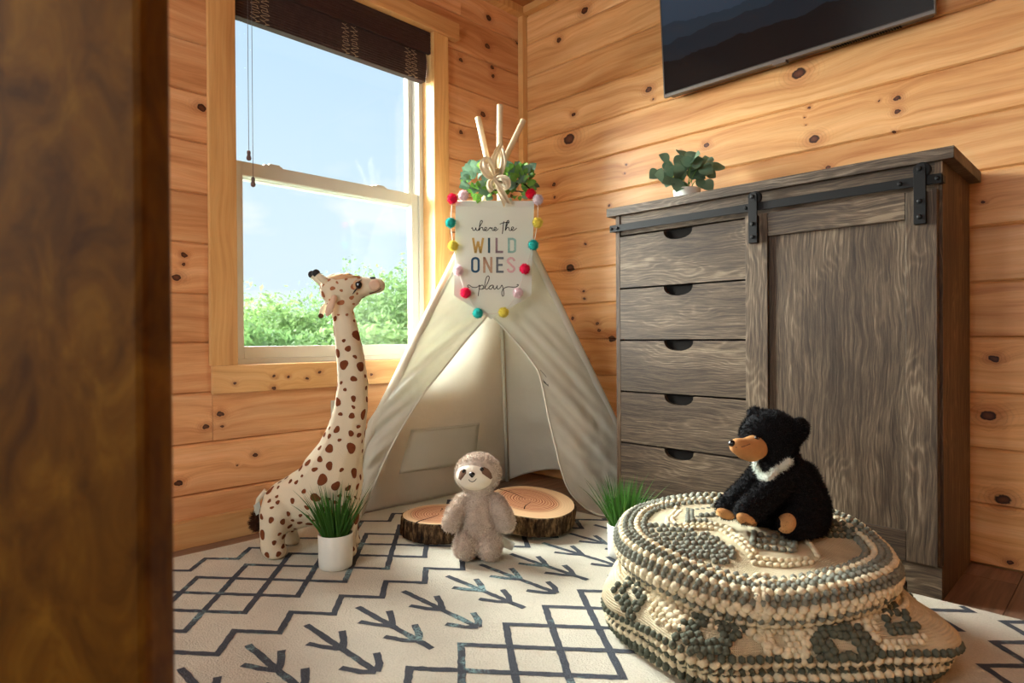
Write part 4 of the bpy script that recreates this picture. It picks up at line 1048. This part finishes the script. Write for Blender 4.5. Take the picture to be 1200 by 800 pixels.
# ------------------------------------------------------------------ potted grass
def grasspot(label, c, seed, lean=0):
    t = thing('potted_grass', label, 'potted plant', c, 'white pots of artificial grass')
    c = Vector(c)
    MB().lathe(c, [(.043, 0), (.0475, .003), (.049, .02), (.050, .098), (.0485, .100), (.0465, .098), (.0455, .088)], 40).build('pot', M['white_ceramic'], t, True)
    MB().lathe(c+Vector((0, 0, .082)), [(.0450, 0), (.0448, .005), (.02, .008)], 24).build('soil', M['soil'], t)
    r = random.Random(seed); mb = MB()
    for i in range(190):
        a = r.random()*6.283; q = math.sqrt(r.random())*.036; b0 = c+Vector((q*math.cos(a), q*math.sin(a), .086)); a2 = a+r.uniform(-.6, .6)
        ln = r.uniform(.09, .165); out = (q/.036)*r.uniform(.15, .55)+(.25 if r.random() < .07 else 0); bend = r.uniform(.1, .7)*out
        w_ = r.uniform(.0016, .0030); tw = r.random()*3.14; wv = Vector((math.cos(tw), math.sin(tw), 0)); L = []; R_ = []
        for k in range(7):
            s = k/6; p = b0+Vector((math.cos(a2), math.sin(a2), 0))*(ln*(out*s+bend*s*s*.8))+Vector((0, 0, ln*(s-bend*.35*s*s*s)))
            ww = w_*(1-s**2.2)*(1 if s > 0 else .8)+.00015; L.append(p+wv*ww); R_.append(p-wv*ww)
        mb.grid([L, R_])
    mb.build('grass_blades', M['grass'], t)['kind'] = 'stuff'
    return t
pg1 = hit(393.5, 664, 2, RH); grasspot('white pot of green grass in front of the giraffe', (pg1.x, pg1.y, RH+.001), 3)
pg2 = at(731, 645, 1.93); grasspot('white pot of green grass between the teepee and the knitted pouf', (pg2.x, pg2.y, RH+.001), 9)

# ------------------------------------------------------------------ eucalyptus on the chest
pp = hit(805, 224, 1, -.20); pp = Vector((pp.x, -.20, 1.1612))
eu = thing('potted_eucalyptus', 'small white pot of round grey green leaves on the chest', 'potted plant', pp)
MB().lathe(pp, [(.040, 0), (.045, .004), (.050, .062), (.048, .064), (.046, .058)], 36).build('pot', M['white_ceramic'], eu, True)
MB().lathe(pp+Vector((0, 0, .052)), [(.046, 0), (.044, .006), (.02, .009)], 20).build('soil', M['soil'], eu)
r = random.Random(11)
tips = [(778, 208), (784, 190), (800, 184), (772, 200), (812, 190), (826, 192), (836, 200), (824, 212), (806, 200), (790, 212), (815, 205), (797, 216)]
for i, (u, v) in enumerate(tips):
    dd = (pp-CAM).dot(FW)+r.uniform(-.07, .05); tip = at(u, v, dd); b0 = pp+Vector((r.uniform(-.02, .02), r.uniform(-.02, .02), .055)); mid = b0.lerp(tip, .5)+Vector((0, 0, .025))
    c = catmull([b0, mid, tip], 6); MB().tube(c, .0013, 5).build('stem', M['ivy'], eu)
    for k in (8, 12):
        for s in ((-1, 1) if k < 12 else (0,)):
            d = (c[k]-c[k-2]).normalized(); side = d.cross(-FW).normalized(); place_leaf('E', c[k], d*.5+side*s*1.0+Vector((0, 0, r.uniform(-.5, .2)))-FW*r.uniform(-.2, .5), -FW+UP*r.uniform(0, .8)+RT*r.uniform(-.4, .4), r.uniform(.85, 1.2), eu)

# ------------------------------------------------------------------ giraffe
def giraffemat():
    m, nt, b = newmat('spotted_plush', .92, .08); co = objco(nt)
    base = mix(nt, noise_(nt, co, 14, 4), S(216, 202, 174), S(232, 220, 194))
    lk(nt, base, b.inputs['Base Color']); bump(nt, b, noise_(nt, co, 420, 3), .5, .003); return m
M['giraffe'] = giraffemat()
M['tan'] = plain('tan_plush', S(214, 172, 130), .95, .05, .08, 40, .4, 300); M['dkbrown'] = plain('dark_brown_plush', S(80, 50, 36), .95, .05, .15, 40, .5, 300)
M['pinkish'] = plain('pale_pink_plush', S(222, 190, 164), .95, .05, .05, 40, .3, 300); M['charcoal'] = plain('charcoal_plush', S(58, 56, 58), .9, .05)
M['eye'] = plain('glossy_black_eye', S(10, 10, 11), .08, .6)
gd = 1.985
def gp(u, v, dz=0): return at(u, v, gd+dz)
gb = hit(322, 648, 2, RH); G_ = thing('plush_giraffe', 'tall cream plush giraffe with brown spots by the window', 'plush toy', (gb.x+.06, gb.y+.06, RH))
pr = 1/FPX*gd
def ch(L, dz=0): return ('c', [(gp(a[0], a[1], dz+(a[3] if len(a) > 3 else 0)), a[2]*pr) for a in L])
prims = [ch([(402, 366, 12.5), (406, 390, 15), (411, 420, 16.6), (413.5, 450, 18), (411, 480, 20), (405, 508, 23), (398, 532, 28), (388, 556, 36)]),
         ch([(388, 560, 37), (372, 577, 36), (352, 586, 33), (338, 592, 31)]), ch([(394, 560, 32), (394, 588, 28)]), ch([(360, 582, 34), (385, 585, 33)]),
         ch([(326, 600, 21), (320, 622, 15), (319, 640, 13.5), (323, 645, 12.5)], -.055), ch([(336, 598, 19), (337, 616, 12), (338, 630, 11), (342, 632, 10)], .075),
         ch([(403, 596, 20), (403, 620, 15), (402, 640, 13.5), (406, 645, 12.5)], -.04), ch([(402, 596, 18), (408, 616, 12.5), (410, 632, 11), (413, 634, 10)], .07),
         ch([(394, 339, 19.5), (405, 338, 18.5), (418, 337, 14.5), (430, 335.5, 11), (440, 334.5, 9.6), (443, 334.5, 9.0)]), ch([(400, 352, 15), (413, 350, 10)]), ch([(397, 350, 15), (402, 368, 13)])]
gbody = blob('body', prims, M['giraffe'], G_, .0062, 5, RH+.0005)
bg_ = bvh_of([gbody])
def spots(name, o, m, par, n, rmin, rmax, gap, keep=None, seed=4):
    """printed blotches spread evenly over the skin of o"""
    rn = random.Random(seed); b = bvh_of([o]); off = org(o.parent)+o.location; vs = o.data.vertices; done = []; mb = MB(); tries = 0
    while len(done) < n and tries < 9000:
        tries += 1; v = vs[rn.randrange(len(vs))]; p = v.co+off; nn = v.normal
        if keep and not keep(p): continue
        r = rmin+(rmax-rmin)*rn.random()**1.3
        if any((p-q).length < (r+r2)*gap+.004 for q, r2 in done): continue
        done.append((p, r)); a = nn.orthogonal().normalized(); a = Matrix.Rotation(rn.random()*6.28, 3, nn)@a; c = nn.cross(a); el = rn.uniform(.7, 1.0); ph = rn.random()*6
        ring0 = len(mb.v); N_ = 14
        def sk(q):
            h = b.find_nearest(q); return h[0]+h[1]*.0007 if h[1].dot(nn) > .1 else h[0]-h[1]*.002
        mb.v.append(sk(p))
        for f in (.55, 1):
            for k in range(N_):
                th = 2*math.pi*k/N_; rr = r*f*(1+.12*math.sin(2*th+ph)+.09*math.sin(3*th+2*ph)); mb.v.append(sk(p+a*math.cos(th)*rr+c*math.sin(th)*rr*el))
        mb.f += [(ring0, ring0+1+k, ring0+1+(k+1) % N_) for k in range(N_)]+[(ring0+1+k, ring0+1+N_+k, ring0+1+N_+(k+1) % N_, ring0+1+(k+1) % N_) for k in range(N_)]
    return mb.build(name, m, par, True)
def patch(name, b, uv, m, par, lift=.001, th=.0015, smooth=True):
    """soft flat patch following the skin, outlined in the photo"""
    cu = sum(p[0] for p in uv)/len(uv); cv = sum(p[1] for p in uv)/len(uv); V = []; F = []; n = len(uv)
    for s in (0, .5, .85, 1):
        if s == 0:
            V.append(on(b, cu, cv, lift+th)[0]); continue
        for p in uv:
            h = on(b, cu+(p[0]-cu)*s, cv+(p[1]-cv)*s, lift+(th if s < 1 else -.002))
            V.append(h[0] if h else V[0])
    F += [(0, 1+i, 1+(i+1) % n) for i in range(n)]
    for k in range(2): F += [(1+k*n+i, 1+(k+1)*n+i, 1+(k+1)*n+(i+1) % n, 1+k*n+(i+1) % n) for i in range(n)]
    return meshobj(name, V, F, m, par, smooth)
def ell(cu, cv, ru, rv, rot=0, n=20): return [(cu+ru*math.cos(a)*math.cos(rot)-rv*math.sin(a)*math.sin(rot), cv+ru*math.cos(a)*math.sin(rot)+rv*math.sin(a)*math.cos(rot)) for a in [2*math.pi*i/n for i in range(n)]]
M['spot'] = plain('brown_spot_print', S(120, 68, 42), .95, .05, .14, 60, .4, 300); M['spot2'] = plain('light_brown_spot_print', S(172, 112, 78), .95, .05, .1, 60, .4, 300)
zt = gp(400, 372).z
spots('spot_print', gbody, M['spot'], G_, 260, .0060, .0185, 1.28, lambda p: p.z < zt)['kind'] = 'stuff'
hc = gp(438, 334)
spots('spot_print', gbody, M['spot2'], G_, 60, .004, .012, 1.35, lambda p: p.z >= zt and p.z < gp(400, 326).z and (p-hc).length > .045, 8)['kind'] = 'stuff'
for (a, b_, dz) in (((386, 333), (371.5, 321.5), -.03), ((383, 336), (366.5, 323), .03)):
    hn = MB().tube([gp(*a, dz), gp((a[0]+b_[0])/2, (a[1]+b_[1])/2, dz*1.1), gp(*b_, dz*1.2)], [5.5*pr, 4.2*pr, 3.6*pr], 12).build('horn', M['giraffe'], G_, True)
    blob('horn_tip', [('e', gp(b_[0]-1, b_[1]-1.5, dz*1.2), (.0125, .0125, .0125))], M['charcoal'], hn, .003, 2)
Rr_ = TO_CAM@Matrix.Rotation(math.radians(-22), 3, 'Z')
er = blob('ear', [('e', gp(387, 360, -.055), (.0125, .031, .007), Rr_), ('e', gp(391, 350, -.05), (.010, .014, .008), Rr_)], M['pinkish'], G_, .0035, 2)
er = blob('ear', [('e', gp(378.5, 363, .05), (.0105, .024, .007), Rr_), ('e', gp(384, 352, .045), (.009, .014, .008), Rr_)], M['giraffe'], G_, .0035, 2)
blob('ear_tip', [('e', gp(376, 370, .048), (.009, .009, .0085))], M['dkbrown'], er, .003, 1)
patch('crown_tuft', bg_, [(384, 326), (390, 319), (398, 317.2), (408, 318.5), (420, 322), (424, 324.5), (414, 326), (402, 327), (392, 328)], M['tan'], G_, .001, .003)
patch('eye_ring', bg_, ell(419, 334, 6.2, 7), M['tan'], G_, .0005, .001)
h = on(bg_, 420, 334, .001); blob('eye', [('e', h[0], (.0115, .0125, .006), Matrix((RT, UP, h[1])).transposed())], M['eye'], G_, .002, 1)
MB().tube([on(bg_, u, v, .004)[0] for u, v in ((424.2, 328.5), (421.5, 330), (418, 338), (415, 341.5), (413, 344))], [.0008, .0016, .002, .0022, .0008], 6).build('eyelash', M['charcoal'], G_)
patch('muzzle_patch', bg_, ell(439, 334, 7.5, 7.4), M['pinkish'], G_, .0005, .0015)
patch('nostril', bg_, ell(436.8, 325.9, 3.6, .9), M['charcoal'], G_, .002, .0015)
MB().tube([on(bg_, u, v, .002)[0] for u, v in ((433, 343.2), (440, 341.5), (446.5, 337.5))], .0014, 6).build('mouth_line', M['dkbrown'], G_)
MB().tube([gp(312, 575, .03), gp(303, 585, .03), gp(300.5, 598, .03), gp(300, 606, .03)], [.010, .008, .0075, .007], 10).build('tail', M['giraffe'], G_, True)
tt = blob('tail_tuft', [('c', [(gp(300, 603, .03), .010), (gp(299.5, 612, .03), .016), (gp(301, 619, .03), .010)])], M['dkbrown'], G_, .004, 2)
fuzz('tuft_pile', tt, 900, .012, .0012, M['dkbrown'], G_, .6)
pt = [gp(u, v, .0) for u, v in ((297, 592), (304, 587), (306, 600), (300, 604))]; MB().prism(pt, FW*.0, FW*.0012).build('care_tag', plain('grey_tag', S(176, 178, 166), .8), G_)

# ------------------------------------------------------------------ sloth
sd = 1.962
def sp_(u, v, dz=0): return at(u, v, sd+dz)
sr = sd/FPX
sb_ = hit(560, 648, 2, RH); SL = thing('plush_sloth', 'fluffy grey brown plush sloth sitting in front of the log slices', 'plush toy', (sb_.x, sb_.y, RH))
M['sloth'] = plain('taupe_plush', S(190, 174, 160), .95, .05, .16, 70, .8, 160, bdist=.004); M['sloth_f'] = plain('taupe_pile', S(208, 192, 178), .95, .05, .12, 50)
M['cream'] = plain('cream_plush', S(232, 222, 204), .95, .05, .03, 40, .3, 400); M['mask'] = plain('brown_mask_plush', S(120, 92, 76), .95, .05, .08, 50, .4, 400)
def sc(L): return ('c', [(sp_(a[0], a[1], a[3]), a[2]*sr) for a in L])
sbody = blob('body', [('e', sp_(560.5, 554, 0), (27*sr, 23.5*sr, 23*sr), TO_CAM), sc([(561, 574, 15, 0), (561, 590, 19, 0), (561, 606, 24, -.005), (561, 624, 25, -.01), (561, 632, 22, -.01)]),
                      sc([(543, 588, 11, -.01), (533, 602, 11.5, -.04), (528.5, 613, 10.5, -.055)]), sc([(580, 588, 11, -.01), (589, 602, 11.5, -.035), (593, 613, 11, -.05)]),
                      sc([(550, 628, 15, -.03), (546, 639, 14.5, -.055), (545.5, 641, 14.5, -.07)]), sc([(572, 628, 15, -.03), (574, 640, 14.5, -.055), (574, 642, 14.5, -.07)])], M['sloth'], SL, .0052, 4, RH+.0005)
ff = blob('face', [('e', sp_(558, 556.5, -.017), (23.5*sr, 18*sr, 19.5*sr), TO_CAM), ('e', sp_(554, 563, -.030), (15*sr, 10*sr, 13*sr), TO_CAM)], M['cream'], SL, .004, 3)
bs = bvh_of([ff, sbody])
patch('eye_patch', bs, [(562, 549), (567, 546.5), (572, 549), (576, 554.5), (577.3, 560), (575, 562), (570, 558.5), (565, 555)], M['mask'], SL, .0012, .0015)
patch('eye_patch', bs, [(539, 552), (542.5, 549), (546.5, 550), (546.5, 554.5), (543, 559), (540, 563), (537.2, 561)], M['mask'], SL, .0012, .0015)
for u, v in ((544, 552), (564.5, 550)):
    h = on(bs, u, v, .002); ey = blob('eye', [('e', h[0], (.0062, .0068, .005), TO_CAM)], M['eye'], SL, .0014, 1)
h = on(bs, 553.3, 556.2, .002); blob('nose', [('e', h[0]+UP*.0015, (.0092, .0072, .006), TO_CAM), ('e', h[0]-UP*.004, (.005, .005, .005), TO_CAM)], M['eye'], SL, .0016, 1)
MB().tube([on(bs, u, v, .001)[0] for u, v in ((549.4, 561.5), (551, 563.6), (553.6, 564.3), (556.3, 563.2), (558.3, 560.6))], .0011, 6).build('smile', M['charcoal'], SL)
c0 = sp_(558, 556.5, -.017)
def notface(p):
    q = Vector(p)-c0; x, y, z = q.dot(RT)/sr, q.dot(UP)/sr, q.dot(-FW)/sr
    return not ((x/23.5)**2+((y)/18.5)**2 < 1 and z > 0)
fuzz('plush_pile', sbody, 22000, .0075, .0011, M['sloth_f'], SL, .8, notface, 3)
tg = [sp_(u, v, dz) for u, v, dz in ((590, 629, -.0), (604, 636, -.02), (600, 645, -.03), (586.5, 640, -.02))]
MB().prism(tg, FW*0, FW*.001).build('care_tag', plain('white_tag', S(224, 230, 222), .7), SL)

# ------------------------------------------------------------------ knitted pouf
_c = at(876, 640, 1.455); PCX, PCY = _c.x, _c.y
M['knit_c'] = None
def knitmat():
    m, nt, b = newmat('cream_knit', .95, .05); uv = add(nt, 'ShaderNodeUVMap').outputs[0]; sp = add(nt, 'ShaderNodeSeparateXYZ'); lk(nt, uv, sp.inputs[0])
    su = math_(nt, 'SINE', math_(nt, 'MULTIPLY', sp.outputs[0], 820)); sv = math_(nt, 'SINE', math_(nt, 'ADD', math_(nt, 'MULTIPLY', sp.outputs[1], 900), math_(nt, 'MULTIPLY', math_(nt, 'ABSOLUTE', su), 1.2)))
    hgt = math_(nt, 'ADD', math_(nt, 'ABSOLUTE', su), math_(nt, 'MULTIPLY', sv, .6))
    f = noise_(nt, objco(nt), 22, 5)
    col = ramp(nt, f, [(.3, S(208, 194, 162)), (.7, S(230, 217, 186))])
    lk(nt, col, b.inputs['Base Color']); bump(nt, b, hgt, .6, .004); return m
M['knit'] = knitmat()
def yarn(name, c): return plain(name, c, .95, .05, .14, 90, .7, 260, bdist=.003)
M['yarn_c'] = yarn('cream_yarn', S(226, 214, 184)); M['yarn_g'] = yarn('grey_green_yarn', S(132, 134, 123)); M['yarn_d'] = yarn('grey_yarn_shaded', S(98, 102, 90))  # darker grey is the same yarn with side shading put in its colour
pf = thing('knitted_pouf', 'round slouched pouf of chunky cream and grey knit under the bear', 'pouf', (PCX, PCY, RH))
prof = [(0.0, .226), (.07, .226), (.14, .222), (.195, .216), (.225, .214), (.25, .217), (.27, .218), (.286, .209), (.293, .193), (.292, .176), (.286, .162), (.276, .152), (.280, .140), (.302, .124), (.322, .104), (.328, .084), (.318, .066), (.306, .056), (.308, .046), (.314, .036), (.312, .020), (.300, .007), (.26, .001)]
NT = 168
def wob(a, i, r, z):
    t = i/(len(prof)-1); low = 1 if z < .15 else 0
    fold = (.018*math.sin(3*a+.7)+.012*math.sin(5*a+2)+.010*math.sin(8*a+.4))*max(0, min(1, (.155-z)/.05))*max(.25, min(1, z/.06))
    # slumps towards the image right below the rim
    rgt = math.cos(a-ang1); fold += .045*max(0, math.cos(a-ang1+.45))**3*max(0, min(1, (.125-z)/.05))
    dz = .016*noise.noise(Vector((math.cos(a)*1.2, math.sin(a)*1.2, r*4+3)))
    tz = .07*r*(math.cos(a)*FW.x+math.sin(a)*FW.y)*max(0, min(1, (z-.1)/.06))
    return r*(1+.02*math.sin(2*a+1))+fold, z+tz+dz*(1 if z > .03 else z/.03)
def pfp(a, k):
    """point on the pouf skin at azimuth a, profile position k (float)"""
    i = int(min(k, len(prof)-1.001)); f = k-i
    r, z = prof[i][0]+(prof[i+1][0]-prof[i][0])*f, prof[i][1]+(prof[i+1][1]-prof[i][1])*f
    r, z = wob(a, k, r, z); return Vector((PCX+r*math.cos(a), PCY+r*math.sin(a), RH+max(.001, z)))
V = []; F = []; UVv = []; K = [x*.5 for x in range(1, 2*(len(prof)-1)+1)]
V.append(pfp(0, 0)); UVv.append((0, 0)); dist = 0
for ki, k in enumerate(K):
    for j in range(NT): V.append(pfp(2*math.pi*j/NT, k))
F += [(0, 1+j, 1+(j+1) % NT) for j in range(NT)]
for ki in range(len(K)-1): F += [(1+ki*NT+j, 1+(ki+1)*NT+j, 1+(ki+1)*NT+(j+1) % NT, 1+ki*NT+(j+1) % NT) for j in range(NT)]
F.append(tuple(reversed([1+(len(K)-1)*NT+j for j in range(NT)])))
pbody = meshobj('knit_cover', V, F, M['knit'], pf, True)
uvl = pbody.data.uv_layers.new(name='uv'); Vw = V
arc_ = [0]
for k0, k1 in zip([0]+K[:-1], K): arc_.append(arc_[-1]+(pfp(0, k1)-pfp(0, k0)).length)
for li, l in enumerate(pbody.data.loops):
    vi = l.vertex_index; p = Vw[vi]
    if vi == 0 or K[(vi-1)//NT] < 8: uvl.data[li].uv = (p.x-PCX, p.y-PCY)
    else:
        j = (vi-1) % NT; uvl.data[li].uv = (j/NT*2.14, arc_[(vi-1)//NT+1])
bpf = bvh_of([pbody])
icoV, icoF = ICO[1]; icoV = np.array(icoV); icoF = np.array(icoF)
def bobbles(name, items, m):
    """items: (point, normal, tangent, (r_t, r_n, r_b))"""
    Vn = []; Fn = []; n = 0
    for p, nn, t, rr3 in items:
        b_ = nn.cross(t).normalized(); t = b_.cross(nn).normalized()
        R3 = np.array([t[:], nn[:], b_[:]]).T; Vn.append((icoV*np.array(rr3))@R3.T+np.array(p[:])); Fn.append(icoF+n); n += len(icoV)
    if not Vn: return
    o = meshobj(name, [tuple(x) for x in np.vstack(Vn)], [tuple(int(i) for i in f) for f in np.vstack(Fn)], m, pf, True); o['kind'] = 'stuff'; return o
def ringrow(name, k_, m, r, space, flat=1.0, skew=0, a0=0, a1=2*math.pi, swag=0):
    items = []; a = a0; i = 0
    while a < a1-.004:
        k = k_+swag*(.6*math.sin(2*a+.8)+.4*math.sin(5*a))
        p = pfp(a, k); e = .01; ta = pfp(a+e, k)-pfp(a-e, k); tk = pfp(a, k+.1)-pfp(a, k-.1); nn = tk.cross(ta).normalized()
        if nn.dot(p-Vector((PCX, PCY, RH+.1))) < 0: nn = -nn
        t = ta.normalized(); t = Matrix.Rotation(skew, 3, nn)@t; j = random.uniform(.88, 1.14)
        items.append((p+nn*r*.35, nn, t, (r*flat*j, r*.95*j, r*j))); a += space/ta.length*2*e*random.uniform(.96, 1.04)
    bobbles(name, items, m)
R0 = .0092
for k, c, flat, sk in ((4.1, 'g', 1, 0), (4.75, 'c', 1.35, .5), (5.35, 'g', 1, 0), (6.0, 'g', 1, 0), (6.6, 'c', 1.4, -.5), (7.15, 'g', 1, 0), (7.75, 'g', 1, 0), (8.35, 'c', 1.4, .5), (8.95, 'c', 1.4, -.5), (9.6, 'g', 1.05, 0), (10.3, 'c', 1.4, .5), (11.05, 'd', 1.05, 0),
                       (15.3, 'd', 1.05, 0), (15.95, 'c', 1.4, .5), (16.6, 'd', 1.05, 0), (17.2, 'c', 1.4, .5), (17.9, 'd', 1.05, 0), (18.7, 'c', 1.4, -.5), (19.4, 'd', 1.05, 0), (20.1, 'd', 1.05, 0), (20.8, 'c', 1.4, .5)):
    ringrow('braid_row' if c == 'c' else 'bobble_row', k, M['yarn_'+c], R0*(.92 if k < 8 else 1), .0180*(1 if c != 'c' else 1.1), flat*(.80 if c != 'c' else .92), sk, swag=(.28 if 4 < k < 12 else (.75 if k < 18 else .3)))
for i_, k in enumerate((12.0, 12.5)):
    ringrow('stitch_row', k, M['yarn_c'], .0066, .0125, 1.15, (.55 if i_ % 2 else -.55))
def inpoly(x, y, poly):
    c = False; n = len(poly); j = n-1
    for i in range(n):
        if (poly[i][1] > y) != (poly[j][1] > y) and x < (poly[j][0]-poly[i][0])*(y-poly[i][1])/(poly[j][1]-poly[i][1])+poly[i][0]: c = not c
        j = i
    return c
def field(name, poly, m, su, sv, r, jit=.2, hole=None):
    items = []; xs = [p[0] for p in poly]; ys = [p[1] for p in poly]; v = min(ys); row = 0
    while v <= max(ys):
        u = min(xs)+(su/2 if row % 2 else 0)
        while u <= max(xs):
            if inpoly(u, v, poly) and not (hole and inpoly(u, v, hole)):
                h = on(bpf, u+random.uniform(-jit, jit)*su, v+random.uniform(-jit, jit)*sv, r*.35)
                if h: items.append((h[0], h[1], h[1].orthogonal(), (r*random.uniform(.9, 1.15), r*.9, r)))
            u += su
        v += sv; row += 1
    bobbles(name, items, m)
def path(name, pts, m, r, step, flat=1.4, sk=.5):
    items = []; c = catmull([Vector((p[0], p[1], 0)) for p in pts], 24); acc = 0; last = None
    for i, q in enumerate(c):
        h = on(bpf, q.x, q.y, r*.4)
        if not h: continue
        if last is None or (h[0]-last).length >= step:
            t = (h[0]-last) if last is not None else RT
            if t.length < 1e-6: t = RT
            items.append((h[0], h[1], Matrix.Rotation(sk, 3, h[1])@t.normalized(), (r*flat, r*.9, r))); last = h[0]
    bobbles(name, items, m)
# grey motifs worked into the top
field('bobble_motif', [(758, 612), (800, 618), (836, 628), (868, 650), (850, 662), (800, 652), (766, 632)], M['yarn_g'], 7.6, 5.2, .0082)
for pts in ([(806, 598), (838, 594)], [(806, 606), (838, 604)], [(806, 612), (838, 611)], [(806, 596), (806, 613)], [(811, 597), (811, 613)], [(884, 627), (932, 632)], [(882, 634), (932, 640)], [(882, 641), (930, 647)], [(884, 625), (880, 642)], [(932, 630), (930, 648)]):
    path('bobble_motif', pts, M['yarn_g'], .0078, .0135, 1, 0)
for pts in ([(972, 606), (1000, 604), (1018, 607)], [(968, 617), (1000, 614), (1020, 619)], [(955, 629), (985, 629), (1010, 633)], [(962, 623), (1000, 622), (1016, 626)]):
    path('bobble_motif', pts, M['yarn_d'], .0085, .0155, 1, 0)
for pts in ([(958, 612), (990, 609), (1016, 613)], [(798, 598), (788, 610), (798, 617)], [(793, 596), (782, 610), (791, 621)], [(798, 620), (836, 620), (858, 630), (880, 650)], [(804, 616), (842, 616), (864, 627), (886, 650)], [(880, 653), (920, 658), (950, 655)], [(884, 660), (918, 664), (952, 660)], [(936, 628), (950, 640), (958, 652)]):
    path('braid_motif', pts, M['yarn_c'], .0066, .0125)
# diamonds on the side
field('bobble_motif', [(718, 690), (738, 672), (758, 690), (754, 712), (744, 730), (726, 712)], M['yarn_d'], 7.5, 7, .0088, .2, [(734, 690), (744, 690), (743, 706), (735, 706)])
field('bobble_motif', [(786, 742), (812, 720), (848, 716), (872, 740), (852, 764), (812, 764)], M['yarn_d'], 8, 7.5, .0094, .2, [(814, 738), (836, 730), (846, 746), (824, 750)])
field('bobble_motif', [(962, 728), (984, 722), (1024, 750), (1024, 774), (958, 774), (946, 752)], M['yarn_d'], 8.2, 7.8, .0096, .2, [(974, 748), (998, 746), (1002, 762), (976, 764)])
field('bobble_motif', [(1034, 694), (1052, 712), (1082, 736), (1066, 746), (1040, 742), (1030, 712)], M['yarn_d'], 8, 8, .0094, .2, [(1044, 718), (1056, 726), (1046, 730)])
for pts in ([(766, 688), (780, 712), (800, 738)], [(774, 690), (788, 712), (806, 732)], [(880, 742), (900, 756), (930, 770)], [(930, 734), (944, 752), (942, 772)], [(1028, 706), (1014, 730), (1030, 754)]):
    path('braid_motif', pts, M['yarn_c'], .0092, .0165)
field('stitch_field', [(926, 716), (962, 726), (944, 752), (946, 770), (918, 766)], M['yarn_c'], 8, 6.5, .0078, .1)
field('stitch_field', [(998, 704), (1028, 706), (1026, 744), (1006, 730)], M['yarn_c'], 8, 6.5, .0078, .1)
field('stitch_field', [(764, 690), (792, 706), (800, 732), (784, 742), (764, 722)], M['yarn_c'], 8, 6.5, .0078, .1)
field('stitch_field', [(1030, 748), (1064, 750), (1088, 740), (1080, 756), (1034, 766)], M['yarn_c'], 8, 6.5, .0078, .1)
for du in (0, 8): path('braid_motif', [(888+du, 676), (888+du, 700), (890+du, 725), (894+du, 748), (900+du*1.4, 766)], M['yarn_c'], .0080, .012, 1.5, .2)

# ------------------------------------------------------------------ bear
bd = 1.475
def bp_(u, v, dz=0): return at(u, v, bd+dz)
br_ = bd/FPX
ptop = RH+.222
bb = bp_(915, 628); BE = thing('plush_bear', 'black plush bear with tan muzzle and white chest mark on the pouf', 'plush toy', (bb.x, bb.y, ptop+.002))
def furry(name, c, c2): return plain(name, c, .85, .12, .3, 90, .6, 220, bdist=.003)
M['bear'] = furry('black_plush', S(20, 20, 23), None); M['bear_f'] = plain('black_pile', S(24, 24, 27), .7, .2, .2, 60)
M['btan'] = plain('tan_muzzle_plush', S(196, 144, 94), .95, .05, .08, 60, .5, 350); M['chest'] = plain('white_pile', S(226, 232, 224), .95, .05)
def bc(L): return ('c', [(bp_(a[0], a[1], a[3] if len(a) > 3 else 0), a[2]*br_) for a in L])
bbody = blob('body', [('e', bp_(902, 511, 0), (34*br_, 31*br_, 32*br_), TO_CAM), bc([(908, 532, 26), (912, 556, 31), (922, 582, 38), (928, 600, 42, .01)]), bc([(938, 560, 22, .01), (945, 590, 27, .01), (945, 605, 27)]),
                      bc([(893, 556, 16, .02), (874, 576, 15, .0), (858, 590, 14.5, -.01), (852, 596, 13.5, -.015)]), bc([(912, 568, 17, -.05), (896, 582, 16, -.08), (880, 594, 15.5, -.10), (875, 600, 14, -.105)]),
                      bc([(948, 612, 21, -.04), (938, 615, 20, -.07), (928, 614, 16, -.085)]), bc([(905, 606, 22, .02), (890, 604, 16, .01)]),
                      ('e', bp_(937, 503, -.03), (14*br_, 15*br_, 9*br_), TO_CAM@Matrix.Rotation(math.radians(35), 3, 'Y')), ('e', bp_(885, 484, .03), (10*br_, 8*br_, 7*br_), TO_CAM)], M['bear'], BE, .0048, 4, ptop+.002)
muz = blob('muzzle', [bc([(885, 524, 15, -.035), (874, 526, 13, -.05), (864, 522.5, 9.2, -.06)]), ('e', bp_(880, 531, -.045), (13*br_, 9.5*br_, 12*br_), TO_CAM)], M['btan'], BE, .0036, 3)
bbv = bvh_of([bbody, muz])
blob('nose', [('e', bp_(858, 519.5, -.063), (4.4*br_, 4.0*br_, 5*br_), TO_CAM)], M['eye'], BE, .0018, 1)
MB().tube([on(bbv, u, v, .0)[0] for u, v in ((862, 524), (870, 523.5), (879, 520))], .0012, 6).build('muzzle_seam', M['mask'], BE)
h = on(bbv, 887, 513, .0); blob('eye', [('e', h[0], (.006, .006, .005))], M['eye'], BE, .0014, 1)
cm = [(886, 541), (890, 552), (898, 562), (907, 556), (916, 547), (924, 540)]
cq = [on(bbv, q.x, q.y, .002) for q in catmull([Vector(p+(0,)) for p in cm], 5)]
cv_ = blob('chest_mark', [('c', [(p, .0070) for p, n_ in cq])], M['chest'], BE, .003, 2, label='white V shaped chest mark')
fuzz('chest_pile', cv_, 1500, .008, .0008, M['chest'], BE, .6)
for uv, nm in ((ell(850, 601.5, 12, 5.5, .35), 'paw_pad'), (ell(875, 609.5, 14, 7, .55), 'paw_pad'), (ell(922, 613, 11.5, 12.5, .3), 'paw_pad')):
    patch(nm, bbv, uv, M['btan'], BE, .0015, .002)
kp = [Vector(v) for v in ()]
pads = [(bp_(850, 601.5, -.02), .02), (bp_(875, 609, -.11), .02)]
fuzz('plush_pile', bbody, 22000, .007, .0010, M['bear_f'], BE, .8, None, 5)
